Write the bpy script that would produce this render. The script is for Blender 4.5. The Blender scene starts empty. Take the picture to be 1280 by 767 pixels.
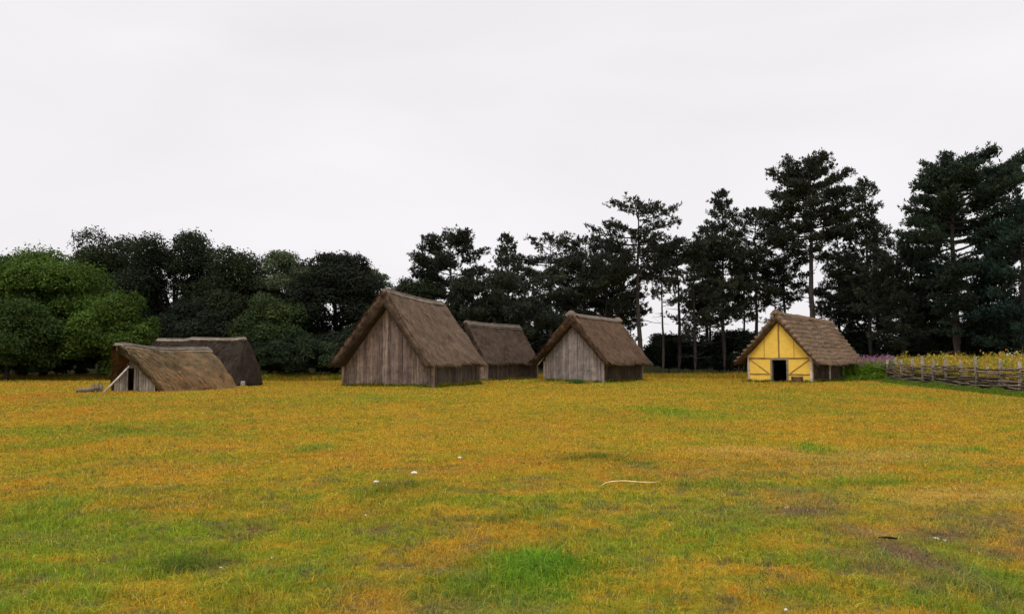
import bpy, math
import numpy as np
R = math.radians
rng = np.random.default_rng(7)
sc = bpy.context.scene
# ---------------------------------------------------------------- camera
CAMZ = 1.6; F = 1000.0; PITCH = math.atan(65.5 / F)
cam_d = bpy.data.cameras.new('camera'); cam = bpy.data.objects.new('camera', cam_d)
sc.collection.objects.link(cam); sc.camera = cam
cam_d.lens = 28.125; cam_d.sensor_width = 36; cam_d.clip_start = .05; cam_d.clip_end = 3000
cam.location = (0, 0, CAMZ); cam.rotation_euler = (math.pi / 2 + PITCH, 0, 0)
# ---------------------------------------------------------------- view
sc.view_settings.view_transform = 'Standard'; sc.view_settings.look = 'None'
sc.view_settings.exposure = 0.0; sc.view_settings.gamma = 1
sc.cycles.max_bounces = 6; sc.cycles.diffuse_bounces = 3; sc.cycles.transmission_bounces = 3
sc.cycles.transparent_max_bounces = 4; sc.cycles.glossy_bounces = 2
# ---------------------------------------------------------------- world: overcast sky over a Nishita base
world = bpy.data.worlds.new('World'); sc.world = world; world.use_nodes = True
SUN_EL, SUN_AZ = R(52), R(205)          # azimuth measured clockwise from +Y
nt = world.node_tree; N = nt.nodes; L = nt.links
bg = N['Background']; bg.inputs[1].default_value = .1
sky = N.new('ShaderNodeTexSky'); sky.sky_type = 'NISHITA'; sky.sun_disc = False
sky.sun_elevation = SUN_EL; sky.sun_rotation = SUN_AZ
tc = N.new('ShaderNodeTexCoord'); sep = N.new('ShaderNodeSeparateXYZ'); L.new(tc.outputs['Generated'], sep.inputs[0])
mp = N.new('ShaderNodeMapping'); mp.inputs['Scale'].default_value = (1.0, 1.0, 3.2); L.new(tc.outputs['Generated'], mp.inputs[0])
nz = N.new('ShaderNodeTexNoise'); nz.inputs['Scale'].default_value = 1.7; nz.inputs['Detail'].default_value = 4
nz.inputs['Roughness'].default_value = .5; nz.inputs['Distortion'].default_value = .4; L.new(mp.outputs[0], nz.inputs['Vector'])
cr = N.new('ShaderNodeMapRange'); cr.inputs[1].default_value = .3; cr.inputs[2].default_value = .7
cr.inputs[3].default_value = 8.5; cr.inputs[4].default_value = 9.5; L.new(nz.outputs[0], cr.inputs[0])
el = N.new('ShaderNodeMapRange'); el.interpolation_type = 'SMOOTHSTEP'
el.inputs[1].default_value = .5; el.inputs[2].default_value = .95
el.inputs[3].default_value = 1.0; el.inputs[4].default_value = 2.1; L.new(sep.outputs[2], el.inputs[0])
mu = N.new('ShaderNodeMath'); mu.operation = 'MULTIPLY'; L.new(cr.outputs[0], mu.inputs[0]); L.new(el.outputs[0], mu.inputs[1])
tint = N.new('ShaderNodeVectorMath'); tint.operation = 'SCALE'; tint.inputs[0].default_value = (1.0, .975, .995)
L.new(mu.outputs[0], tint.inputs['Scale'])
mx = N.new('ShaderNodeMix'); mx.data_type = 'RGBA'; mx.inputs[0].default_value = .97; mx.clamp_result = False
L.new(sky.outputs[0], mx.inputs[6]); L.new(tint.outputs[0], mx.inputs[7]); L.new(mx.outputs[2], bg.inputs[0])
# ---------------------------------------------------------------- sun (veiled by cloud)
sd = bpy.data.lights.new('sun', 'SUN'); sun = bpy.data.objects.new('sun', sd); sc.collection.objects.link(sun)
sd.energy = 1.0; sd.angle = R(22); sd.color = (1, .96, .9)
sun.rotation_euler = (math.pi / 2 - SUN_EL, 0, math.pi - SUN_AZ)

# ================================================================ helpers
def vnoise(x, y, seed=0):
    x = np.asarray(x, float); y = np.asarray(y, float)
    xi = np.floor(x).astype(np.int64); yi = np.floor(y).astype(np.int64)
    fx = x - xi; fy = y - yi; fx = fx * fx * (3 - 2 * fx); fy = fy * fy * (3 - 2 * fy)
    def h(a, b):
        n = (a * 374761393 + b * 668265263 + seed * 974634777) & 0xffffffff
        n = ((n ^ (n >> 13)) * 1274126177) & 0xffffffff
        n = ((n ^ (n >> 15)) * 2246822519) & 0xffffffff
        return ((n ^ (n >> 16)) & 0xffffff) / float(0xffffff)
    return (h(xi, yi) * (1 - fx) + h(xi + 1, yi) * fx) * (1 - fy) + (h(xi, yi + 1) * (1 - fx) + h(xi + 1, yi + 1) * fx) * fy
def fbm(x, y, scale=1.0, seed=0, oct=4, rough=.5):
    s = 0; a = 1; t = 0; f = scale
    for k in range(oct):
        s = s + a * vnoise(np.asarray(x) * f + 17.3 * k, np.asarray(y) * f - 9.1 * k, seed + k); t += a; a *= rough; f *= 2.03
    return s / t                                            # about 0..1
def sstep(a, b, x): t = np.clip((x - a) / (b - a), 0, 1); return t * t * (3 - 2 * t)

def ray(px, py):
    d = np.array([(px - 640) / F, 1.0, (383.5 - py) / F]); c, s = math.cos(PITCH), math.sin(PITCH)
    return np.array([d[0], c * d[1] - s * d[2], s * d[1] + c * d[2]])
def at(px, Y):                                              # ground x of a picture column at distance Y
    return (px - 640) / F * Y
def gnd(px, py):                                            # ground point under a pixel, flat ground
    r = ray(px, py); k = -CAMZ / r[2]; return r[0] * k, r[1] * k
def zt(py, Y): return CAMZ + (449 - py) / F * Y

def prop(o, label=None, cat=None, group=None, kind=None):
    if label: o['label'] = label
    if cat: o['category'] = cat
    if group: o['group'] = group
    if kind: o['kind'] = kind
    return o
def thing(name, label, cat, loc, rz=0, group=None):
    o = bpy.data.objects.new(name, None); sc.collection.objects.link(o); o.empty_display_size = .3
    o.location = loc; o.rotation_euler = (0, 0, rz)
    return prop(o, label, cat, group)
def mesh(name, V, faces, mat, parent=None, col=None, uv=None, smooth=False, loc=None):
    """V (n,3); faces: list of int arrays (m,k); col (n,3) point colour; uv (n,2) per point"""
    me = bpy.data.meshes.new(name); V = np.asarray(V, np.float32)
    faces = [np.asarray(f, np.int32) for f in faces if len(f)]
    me.vertices.add(len(V)); me.vertices.foreach_set('co', V.ravel())
    lv = np.concatenate([f.ravel() for f in faces]); me.loops.add(len(lv)); me.loops.foreach_set('vertex_index', lv)
    cnt = np.concatenate([np.full(len(f), f.shape[1], np.int32) for f in faces])
    st = np.concatenate([[0], np.cumsum(cnt)[:-1]]).astype(np.int32)
    me.polygons.add(len(cnt)); me.polygons.foreach_set('loop_start', st); me.polygons.foreach_set('loop_total', cnt)
    me.polygons.foreach_set('use_smooth', np.full(len(cnt), bool(smooth)))
    me.update(calc_edges=True)
    if col is not None:
        a = me.color_attributes.new('col', 'FLOAT_COLOR', 'POINT')
        c4 = np.ones((len(V), 4), np.float32); c4[:, :3] = col; a.data.foreach_set('color', c4.ravel())
    if uv is not None:
        u = me.uv_layers.new(name='UVMap'); u.data.foreach_set('uv', np.asarray(uv, np.float32)[lv].ravel())
    me.materials.append(mat); me.validate()
    o = bpy.data.objects.new(name, me); sc.collection.objects.link(o)
    if parent: o.parent = parent
    if loc is not None: o.location = loc
    return o
class MB:
    def __init__(s): s.v = []; s.q = []; s.t = []; s.c = []; s.n = 0
    def add(s, V, q=None, t=None, c=(1, 1, 1)):
        V = np.asarray(V, float); s.v.append(V)
        if q is not None and len(q): s.q.append(np.asarray(q) + s.n)
        if t is not None and len(t): s.t.append(np.asarray(t) + s.n)
        c = np.asarray(c, float); s.c.append(np.broadcast_to(c, (len(V), 3)).copy()); s.n += len(V)
    def hexa(s, b, t, c=(1, 1, 1)):                          # 4 bottom pts, 4 top pts (ccw from above)
        s.add(list(b) + list(t), [(3, 2, 1, 0), (4, 5, 6, 7), (0, 1, 5, 4), (1, 2, 6, 5), (2, 3, 7, 6), (3, 0, 4, 7)], c=c)
    def box(s, x0, x1, y0, y1, z0, z1, c=(1, 1, 1)):
        s.hexa([(x0, y0, z0), (x1, y0, z0), (x1, y1, z0), (x0, y1, z0)], [(x0, y0, z1), (x1, y0, z1), (x1, y1, z1), (x0, y1, z1)], c)
    def tube(s, P, r, n=6, c=(1, 1, 1)):
        P = np.asarray(P, float); m = len(P); r = np.broadcast_to(np.asarray(r, float), (m,))
        T = np.gradient(P, axis=0); T /= np.linalg.norm(T, axis=1, keepdims=True) + 1e-9
        ref = np.where(np.abs(T[:, 2:3]) > .9, [[1., 0, 0]], [[0, 0, 1.]])
        A = np.cross(T, ref); A /= np.linalg.norm(A, axis=1, keepdims=True); B = np.cross(T, A)
        if m > 1:
            for i in range(1, m):
                if A[i] @ A[i - 1] < 0: A[i] *= -1; B[i] *= -1
        an = np.arange(n) / n * 2 * np.pi
        V = P[:, None] + r[:, None, None] * (np.cos(an)[None, :, None] * A[:, None] + np.sin(an)[None, :, None] * B[:, None])
        V = V.reshape(-1, 3); i = np.arange(m - 1)[:, None] * n; j = np.arange(n)[None]; k = (j + 1) % n
        q = np.stack([i + j, i + k, i + n + k, i + n + j], -1).reshape(-1, 4)
        t = [(0, b, a) for a, b in zip(range(1, n - 1), range(2, n))] + [((m - 1) * n, (m - 1) * n + a, (m - 1) * n + b) for a, b in zip(range(1, n - 1), range(2, n))]
        s.add(V, q, t, c)
    def build(s, name, mat, parent=None, smooth=False, loc=None):
        f = []
        if s.q: f.append(np.concatenate(s.q))
        if s.t: f.append(np.concatenate(s.t))
        return mesh(name, np.concatenate(s.v), f, mat, parent, np.concatenate(s.c), None, smooth, loc)

# ================================================================ materials
def newmat(name):
    m = bpy.data.materials.new(name); m.use_nodes = True; n = m.node_tree.nodes; p = n['Principled BSDF']
    p.inputs['Specular IOR Level'].default_value = .15; p.inputs['Roughness'].default_value = .85
    return m, m.node_tree, n, m.node_tree.links, p
def attr_times(nt, base, lo, hi, vec_scale, nscale, detail=4, coord='Object', attr='col'):
    """col attribute * base * noise between lo and hi; returns colour socket and noise socket"""
    n, l = nt.nodes, nt.links
    a = n.new('ShaderNodeAttribute'); a.attribute_name = attr
    tc = n.new('ShaderNodeTexCoord'); mp = n.new('ShaderNodeMapping'); mp.inputs['Scale'].default_value = vec_scale
    l.new(tc.outputs[coord], mp.inputs[0]); nz = n.new('ShaderNodeTexNoise'); nz.inputs['Scale'].default_value = nscale
    nz.inputs['Detail'].default_value = detail; nz.inputs['Roughness'].default_value = .65; l.new(mp.outputs[0], nz.inputs['Vector'])
    mr = n.new('ShaderNodeMapRange'); mr.inputs[1].default_value = .28; mr.inputs[2].default_value = .72
    mr.inputs[3].default_value = lo; mr.inputs[4].default_value = hi; l.new(nz.outputs[0], mr.inputs[0])
    m1 = n.new('ShaderNodeVectorMath'); m1.operation = 'MULTIPLY'; m1.inputs[1].default_value = base; l.new(a.outputs['Color'], m1.inputs[0])
    m2 = n.new('ShaderNodeVectorMath'); m2.operation = 'SCALE'; l.new(m1.outputs[0], m2.inputs[0]); l.new(mr.outputs[0], m2.inputs['Scale'])
    return m2.outputs[0], nz.outputs[0]
def bump(nt, sock, p, st, dist=.05):
    b = nt.nodes.new('ShaderNodeBump'); b.inputs['Strength'].default_value = st; b.inputs['Distance'].default_value = dist
    nt.links.new(sock, b.inputs['Height']); nt.links.new(b.outputs[0], p.inputs['Normal'])
def foliage_mat(name, tr=.25, rough=.7):
    m, nt, n, l, p = newmat(name); a = n.new('ShaderNodeAttribute'); a.attribute_name = 'col'
    l.new(a.outputs['Color'], p.inputs['Base Color']); p.inputs['Roughness'].default_value = rough
    t = n.new('ShaderNodeBsdfTranslucent'); l.new(a.outputs['Color'], t.inputs[0])
    mx = n.new('ShaderNodeMixShader'); mx.inputs[0].default_value = tr
    l.new(p.outputs[0], mx.inputs[1]); l.new(t.outputs[0], mx.inputs[2]); l.new(mx.outputs[0], n['Material Output'].inputs[0])
    return m
def wood_mat(name, base, vs, lo=.45, hi=1.35, nscale=3.0):
    m, nt, n, l, p = newmat(name); c, nz = attr_times(nt, base, lo, hi, vs, nscale, 5)
    tc = n.new('ShaderNodeTexCoord'); n2 = n.new('ShaderNodeTexNoise'); n2.inputs['Scale'].default_value = 1.9; n2.inputs['Detail'].default_value = 7
    n2.inputs['Roughness'].default_value = .72; l.new(tc.outputs['Object'], n2.inputs['Vector'])
    mr = n.new('ShaderNodeMapRange'); mr.inputs[1].default_value = .33; mr.inputs[2].default_value = .67; mr.inputs[3].default_value = .55; mr.inputs[4].default_value = 1.3
    l.new(n2.outputs[0], mr.inputs[0]); s = n.new('ShaderNodeVectorMath'); s.operation = 'SCALE'; l.new(c, s.inputs[0]); l.new(mr.outputs[0], s.inputs['Scale'])
    l.new(s.outputs[0], p.inputs['Base Color']); bump(nt, nz, p, .5, .02); return m
def thatch_mat(name, base, moss=None, mossamt=0.0, lo=.35, hi=1.6):
    m, nt, n, l, p = newmat(name)
    c, nz = attr_times(nt, base, lo, hi, (26, 2.2, 1), 1.0, 5, 'UV')
    # broad weather staining
    tc = n.new('ShaderNodeTexCoord'); n2 = n.new('ShaderNodeTexNoise'); n2.inputs['Scale'].default_value = 1.3; n2.inputs['Detail'].default_value = 6
    n2.inputs['Roughness'].default_value = .7; l.new(tc.outputs['Object'], n2.inputs['Vector'])
    mr = n.new('ShaderNodeMapRange'); mr.inputs[1].default_value = .3; mr.inputs[2].default_value = .7; mr.inputs[3].default_value = .55; mr.inputs[4].default_value = 1.4
    l.new(n2.outputs[0], mr.inputs[0]); s = n.new('ShaderNodeVectorMath'); s.operation = 'SCALE'; l.new(c, s.inputs[0]); l.new(mr.outputs[0], s.inputs['Scale'])
    out = s.outputs[0]
    if moss:
        n3 = n.new('ShaderNodeTexNoise'); n3.inputs['Scale'].default_value = 2.6; n3.inputs['Detail'].default_value = 7; n3.inputs['Roughness'].default_value = .75
        l.new(tc.outputs['Object'], n3.inputs['Vector']); m3 = n.new('ShaderNodeMapRange'); m3.inputs[1].default_value = .52; m3.inputs[2].default_value = .68
        m3.inputs[4].default_value = mossamt; l.new(n3.outputs[0], m3.inputs[0])
        mx = n.new('ShaderNodeMix'); mx.data_type = 'RGBA'; l.new(m3.outputs[0], mx.inputs[0]); l.new(out, mx.inputs[6]); mx.inputs[7].default_value = (*moss, 1); out = mx.outputs[2]
    l.new(out, p.inputs['Base Color']); bump(nt, nz, p, .8, .05); p.inputs['Roughness'].default_value = .95
    return m
M = {}
M['grass'] = foliage_mat('grass', .3)
M['grass'].node_tree.nodes['Principled BSDF'].inputs['Specular IOR Level'].default_value = .04
M['leaf'] = foliage_mat('leaf', .22)
M['leaf'].node_tree.nodes['Principled BSDF'].inputs['Specular IOR Level'].default_value = .05
M['needle'] = foliage_mat('needle', .08, .8)
M['straw'] = foliage_mat('straw', .3)
M['petal'] = foliage_mat('petal', .3)
M['bark'] = wood_mat('bark', (.055, .045, .038), (1, 1, .35), .5, 1.4, 5)
M['board'] = wood_mat('weathered_board', (.225, .165, .137), (9, 9, .7), .3, 1.5, 2.2)
M['board_eave_shade'] = wood_mat('eave_shaded_board', (.095, .072, .06), (9, 9, .7), .35, 1.4, 2.2)  # side-wall boards: the shade under the eaves is put into the wood colour
M['board_pale'] = wood_mat('pale_board', (.315, .265, .24), (9, 9, .6), .5, 1.3, 2.2)
M['oak'] = wood_mat('grey_oak', (.15, .105, .07), (5, 5, 1), .5, 1.3, 4)
M['pole'] = wood_mat('pale_pole', (.52, .47, .43), (3, 3, 1), .7, 1.2, 4)
M['stake'] = wood_mat('stake_wood', (.27, .235, .19), (4, 4, 1), .5, 1.4, 5)
M['rod'] = wood_mat('woven_rod', (.20, .16, .125), (1.5, 1.5, 4), .4, 1.5, 5)
M['thatch_1'] = thatch_mat('brown_grey_thatch', (.125, .084, .056))
M['thatch_2'] = thatch_mat('dark_grey_thatch', (.074, .050, .035))
M['thatch_3'] = thatch_mat('rusty_thatch', (.105, .066, .04), (.15, .072, .025), .7)
M['thatch_4'] = thatch_mat('layered_thatch', (.185, .125, .08), (.19, .095, .035), .75)
M['thatch_5'] = thatch_mat('mossy_turf_thatch', (.165, .118, .062), (.27, .09, .03), .6, .4, 1.5)
M['thatch_6'] = thatch_mat('dark_thatch', (.034, .024, .017))
M['ridge'] = thatch_mat('ridge_thatch', (.19, .15, .118), None, 0, .5, 1.4)
M['ridge_light'] = thatch_mat('pale_ridge_thatch', (.29, .235, .175), None, 0, .5, 1.4)
M['ridge_pole'] = wood_mat('ridge_pole_wood', (.24, .20, .165), (3, 3, 1), .6, 1.3, 4)
M['beam'] = wood_mat('limewashed_beam', (.36, .215, .07), (5, 5, 1), .5, 1.3, 4)
def plaster():
    m, nt, n, l, p = newmat('yellow_limewash')
    c, nz = attr_times(nt, (.95, .62, .105), .85, 1.07, (1, 1, 1.6), 2.5, 6); l.new(c, p.inputs['Base Color']); bump(nt, nz, p, .3, .03); return m
M['plaster'] = plaster()
def stone_m():
    m, nt, n, l, p = newmat('chalky_stone'); c, nz = attr_times(nt, (.8, .78, .75), .75, 1.05, (1, 1, 1), 20, 4); l.new(c, p.inputs['Base Color']); bump(nt, nz, p, .4, .01); return m
M['stone'] = stone_m()
def ground_m():
    m, nt, n, l, p = newmat('turf')
    c, nz = attr_times(nt, (1, 1, 1), .55, 1.3, (1, 1, 1), 14, 8); l.new(c, p.inputs['Base Color'])
    bump(nt, nz, p, .7, .05); p.inputs['Roughness'].default_value = 1; p.inputs['Specular IOR Level'].default_value = 0; return m
M['ground'] = ground_m()

# ================================================================ terrain
def terrain(x, y):
    x = np.asarray(x, float); y = np.asarray(y, float); d = np.hypot(x, y)
    h = (fbm(x, y, .11, 3, 3) - .5) * .22 * sstep(3, 14, d) + (fbm(x, y, .7, 5, 3) - .5) * .09 + (fbm(x, y, 2.6, 9, 2) - .5) * .035
    # low bank beyond the fence
    fx = 22.4 + np.clip(y - 30, -30, 60) * .165
    b = sstep(.8, 4.5, x - fx) * sstep(24, 34, y) * (1 - sstep(75, 100, y))
    h = h + b * .6
    return h - .02
# picture-read patches of the meadow: px, py, half width px, half height px, kind, amount
PATCH = [(665, 708, 78, 26, 'green', 1.15), (560, 735, 60, 22, 'green', .45), (232, 703, 48, 14, 'dark', .9), (330, 735, 90, 26, 'green', .5), (1018, 561, 28, 6, 'green', 1.0), (965, 576, 60, 7, 'dark', .3),
         (830, 513, 30, 4, 'green', .8), (740, 573, 55, 6, 'dark', .75), (392, 558, 28, 5, 'green', .8), (150, 535, 45, 4, 'dark', .5), (500, 612, 40, 8, 'dark', .7), (640, 650, 40, 9, 'dark', .45),
         (1235, 735, 85, 26, 'green', .8), (1120, 740, 60, 18, 'green', .4), (60, 640, 80, 22, 'green', .45), (110, 745, 110, 30, 'green', .45), (30, 720, 60, 20, 'green', .3), (700, 660, 50, 12, 'dark', .3),
         (1128, 690, 26, 40, 'soil', 1.1), (1105, 715, 30, 14, 'soil', .7), (1180, 668, 50, 9, 'soil', .7), (1000, 640, 45, 7, 'soil', .7), (1150, 735, 26, 9, 'soil', .7), (1060, 690, 40, 8, 'soil', .45), (1250, 690, 40, 8, 'soil', .5), (1140, 655, 26, 10, 'soil', .5), (985, 620, 60, 12, 'soil', .45), (900, 640, 70, 10, 'soil', .3), (1235, 655, 75, 20, 'soil', .5), (560, 760, 80, 14, 'soil', .35), (870, 590, 70, 8, 'soil', .25), (1060, 570, 120, 8, 'tan', .7),
         (930, 562, 60, 5, 'tan', .8), (1190, 622, 110, 8, 'tan', .8), (1040, 590, 60, 6, 'tan', .6), (520, 545, 260, 22, 'gold', .5), (850, 535, 260, 20, 'gold', .45), (400, 590, 200, 20, 'gold', .3), (1160, 700, 50, 14, 'soil', .35),
         (650, 575, 120, 14, 'gold', .5), (1120, 545, 25, 4, 'green', .5), (1210, 566, 35, 5, 'green', .7), (870, 604, 60, 5, 'green', .5), (1060, 606, 60, 5, 'green', .5), (720, 625, 40, 10, 'green', .35), (880, 665, 50, 10, 'green', .3),
         (1100, 665, 22, 4, 'tan', .8), (35, 557, 28, 4, 'green', .5), (60, 495, 60, 6, 'rust', .5), (180, 570, 100, 8, 'green', .25), (1100, 505, 90, 8, 'rust', .35), (440, 640, 90, 16, 'rust', .4), (230, 620, 80, 12, 'rust', .4), (300, 505, 120, 6, 'rust', .3)]
def _w(kind, x, y):
    s = np.zeros_like(x)
    for px, py, rx, ry, k, a in PATCH:
        if k != kind: continue
        gx, gy = gnd(px, py); sx = rx * gy / F; sy = ry * gy * gy / (F * CAMZ)
        wob = 1 + .9 * (fbm(x, y, 2.5 / max(sx, .15), 77, 3) - .5)
        s = np.maximum(s, a * np.exp(-(((x - gx) / sx) ** 2 + ((y - gy) / sy) ** 2) * wob * .9))
    return np.clip(s, 0, 1.2)
C_ = dict(gold=(.58, .355, .034), tan=(.64, .41, .11), green=(.17, .34, .025), olive=(.32, .305, .024), dark=(.10, .16, .018), soil=(.25, .16, .095), rust=(.56, .225, .035))
C_ = {k: np.array(v) for k, v in C_.items()}
def meadow(x, y, rnd=None):
    """albedo of the turf at a point, and how lush it is (0..1)"""
    x = np.asarray(x, float); y = np.asarray(y, float); d = np.hypot(x, y)
    n1 = fbm(x, y, .22, 21, 4, .6); n2 = fbm(x, y, .9, 31, 4, .6); n3 = fbm(x, y, 3.3, 41, 3, .6); n4 = fbm(x, y, .33, 51, 4, .6)
    nearg = 1 - sstep(4.5, 17, d)
    left = sstep(2, -14, x) * sstep(60, 20, d)
    n5 = fbm(x, y, 9, 131, 3, .6); g = sstep(.45, .70, (n5 - .5) * .40 + n1 * .45 + n2 * .30 + n3 * .25 + nearg * .17 + left * .05 - .002)
    ru = sstep(.48, .68, (.5 - n5) * .40 + n4 * .5 + n3 * .28 + (1 - n2) * .22)
    c = C_['gold'][None] * (1 - .0 * g[..., None]) + 0
    mix = lambda c, k, w: c * (1 - w[..., None]) + C_[k] * w[..., None]
    c = mix(c, 'olive', sstep(.36, .62, n2 * .6 + n3 * .4) * (.36 + .40 * nearg))
    c = mix(c, 'rust', ru * .50); c = mix(c, 'green', g * .62)
    n6 = fbm(x, y, 2.0, 141, 4, .65)
    c = mix(c, 'dark', sstep(.56, .74, n3 * .25 + n6 * .2 + n5 * .55) * (.6 + .5 * nearg))
    c = mix(c, 'soil', sstep(.55, .68, n5 * .6 + n6 * .4) * (.3 + .5 * nearg))
    c = mix(c, 'olive', sstep(.5, .62, fbm(x, y, 6, 151, 3)) * .35)
    soilw = sstep(.62, .72, fbm(x, y, 1.1, 71, 4, .65)) * .35
    for k in ('gold', 'tan', 'rust', 'green', 'dark', 'soil'):
        w = np.clip(_w(k, x, y) * (.75 + .7 * (n3 - .5) * 2), 0, 1)
        if k in ('gold',): w = w * .6
        c = mix(c, k, w)
        if k == 'green': lush = w
        if k == 'dark': lush = np.maximum(lush, w * .7)
        if k == 'soil': soilw = np.maximum(soilw, w)
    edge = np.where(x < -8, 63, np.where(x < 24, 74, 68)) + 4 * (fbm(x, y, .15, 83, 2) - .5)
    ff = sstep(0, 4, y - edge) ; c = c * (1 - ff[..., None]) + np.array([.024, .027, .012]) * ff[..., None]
    c = mix(c, 'soil', soilw * .5)
    return c, lush, soilw, g
def axis(n, a, lim):
    t = np.linspace(-1, 1, n); k = np.arcsinh(lim / a); return a * np.sinh(t * k)
gx = axis(620, 9, 700.); gy0 = axis(900, 9, 700.) + 7
X, Y = np.meshgrid(gx, gy0); xv, yv = X.ravel(), Y.ravel()
zv = terrain(xv, yv); nx, ny = len(gx), len(gy0)
ii = (np.arange(ny - 1)[:, None] * nx + np.arange(nx - 1)[None]).ravel()
gc, gl, gs, gg = meadow(xv, yv)
gcol = gc * .62 * (1 - gs[:, None] * .2)
gr = mesh('ground', np.stack([xv, yv, zv], 1), [np.stack([ii, ii + 1, ii + nx + 1, ii + nx], 1)], M['ground'], None, gcol, None, True)
prop(gr, kind='structure')

# ---------------------------------------------------------------- blades
def blades(x, y, h, w, col, lean=.5, curl=.35, z=None, seed=1):
    r = np.random.default_rng(seed); n = len(x); z = terrain(x, y) - .008 if z is None else z
    a = r.uniform(0, 2 * np.pi, n); b = r.uniform(0, 2 * np.pi, n)
    ln = np.abs(r.normal(0, lean, n)); w = np.broadcast_to(w, (n,)); dx, dy = np.cos(a) * w / 2, np.sin(a) * w / 2
    P = np.stack([x, y, z], 1); S = np.stack([dx, dy, 0 * dx], 1)
    lx, ly = np.cos(b) * ln, np.sin(b) * ln
    mid = P + np.stack([lx * h * .35, ly * h * .35, h * .58], 1)
    tip = P + np.stack([lx * h * (.9 + curl), ly * h * (.9 + curl), h * (1 - .25 * np.minimum(ln, 1.5))], 1)
    V = np.stack([P - S, P + S, mid + S * .7, mid - S * .7, tip], 1).reshape(-1, 3)
    k = np.arange(n)[:, None] * 5
    q = k + np.array([[0, 1, 2, 3]]); t = k + np.array([[3, 2, 4]])
    return V, q, t, np.repeat(col, 5, 0)
def join(parts):
    V = []; Q = []; T = []; C = []; n = 0
    for v, q, t, c in parts:
        V.append(v); C.append(c); n0 = n; n += len(v)
        if q is not None: Q.append(q + n0)
        if t is not None: T.append(t + n0)
    f = []
    if Q: f.append(np.concatenate(Q))
    if T: f.append(np.concatenate(T))
    return np.concatenate(V), f, np.concatenate(C)
def grass():
    r = np.random.default_rng(11); n = 1900000
    d = 2.6 * (86 / 2.6) ** r.uniform(0, 1, n) ** .93; hw = .70 * d + 3.2 * np.exp(-d / 40); x = r.uniform(-1, 1, n) * hw; y = d
    c, lush, soil, g = meadow(x, y)
    keep = r.uniform(0, 1, n) > soil * .75; x, y, c, lush, g, d = x[keep], y[keep], c[keep], lush[keep], g[keep], d[keep]; n = len(x)
    tuft = fbm(x, y, 5, 91, 3); h = (.014 + .034 * r.uniform(0, 1, n) ** 2.2) * (.35 + 1.3 * tuft) * (1 + 1.7 * lush) * (1 + .02 * d) * (1 + .3 * g)
    far = sstep(48, 62, d); h = h * (1 + far * .9)
    w = (.0016 + .00068 * d) * r.uniform(.7, 1.3, n)
    hv = r.normal(1, .30, (n, 1)); hu = r.normal(0, 1, (n, 1))
    c = c * np.clip(hv, .35, 1.7) * (1 + hu * np.array([[.16, -.02, -.1]]))
    s = r.uniform(0, 1, n) < .045 * (1 - lush); c[s] = np.array([.60, .42, .13]) * r.uniform(.5, 1.2, (s.sum(), 1)); 
    s2 = r.uniform(0, 1, n) < .08; c[s2] = c[s2] * np.array([[.45, .5, .9]])
    V, q, t, C = blades(x, y, h, w, np.clip(c, .003, .85), 1.05, .4, seed=3)
    return mesh('meadow_grass', V, [q, t], M['grass'], None, C)
prop(grass(), kind='stuff')
def fringe():
    """taller unmown growth: under the trees, round the buildings"""
    r = np.random.default_rng(5); parts = []
    def strip(n, xs, ys, hmin, hmax, cols, w=.03, seed=1):
        cc = np.array(cols)[r.integers(0, len(cols), n)] * r.uniform(.6, 1.3, (n, 1)); hh = r.uniform(hmin, hmax, n) * (.5 + fbm(xs, ys, .9, 15, 3))
        parts.append(blades(xs, ys, hh, w * r.uniform(.7, 1.3, n), cc, .35, .2, seed=seed))
    g1 = [(.30, .26, .02), (.42, .26, .03), (.16, .22, .02), (.47, .20, .03)]
    gr_ = [(.10, .17, .02), (.16, .22, .02), (.07, .13, .02)]
    n = 60000; xs = r.uniform(-66, -14, n); ys = 59 + 6.5 * r.uniform(0, 1, n) ** .8 + (-40 - xs).clip(0, 40) * .06; strip(n, xs, ys, .15, .5, g1, .035, 2)
    n = 26000; xs = r.uniform(-22, -9, n); ys = r.uniform(60, 66, n); strip(n, xs, ys, .2, .6, g1 + gr_, .035, 3)
    n = 50000; xs = r.uniform(-8, 34, n); ys = r.uniform(67, 78, n); strip(n, xs, ys, .15, .5, g1, .04, 4)
    for (ox, oy, th, W, Lh) in ((-7.21, 46.5, -.35, 5.8, 6.81), (-3.4, 59.17, -.61, 3.9, 6.49), (4.34, 56.56, -.53, 4.52, 7.22), (19.0, 57.05, -.82, 4.84, 7.0)):
        for side in range(2):
            n = 1500; k = r.uniform(0, 1, n); o_ = np.abs(r.normal(0, .10, n)) + .05
            lx, ly = ((k - .5) * W, -o_) if side == 0 else (W / 2 + o_ + .05, k * Lh)
            if W == 4.84 and side == 0: m_ = np.abs(lx) > .6; lx, ly = lx[m_], ly[m_]; n = len(lx)
            xs = ox + lx * math.cos(th) - ly * math.sin(th); ys = oy + lx * math.sin(th) + ly * math.cos(th); strip(n, xs, ys, .08, .34, g1 + gr_ + gr_, .03, 9 + side)
    return mesh('long_grass', *[(lambda a: a)(k) for k in (join(parts)[0], join(parts)[1])], M['grass'], None, join(parts)[2])
prop(fringe(), kind='stuff')

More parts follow.
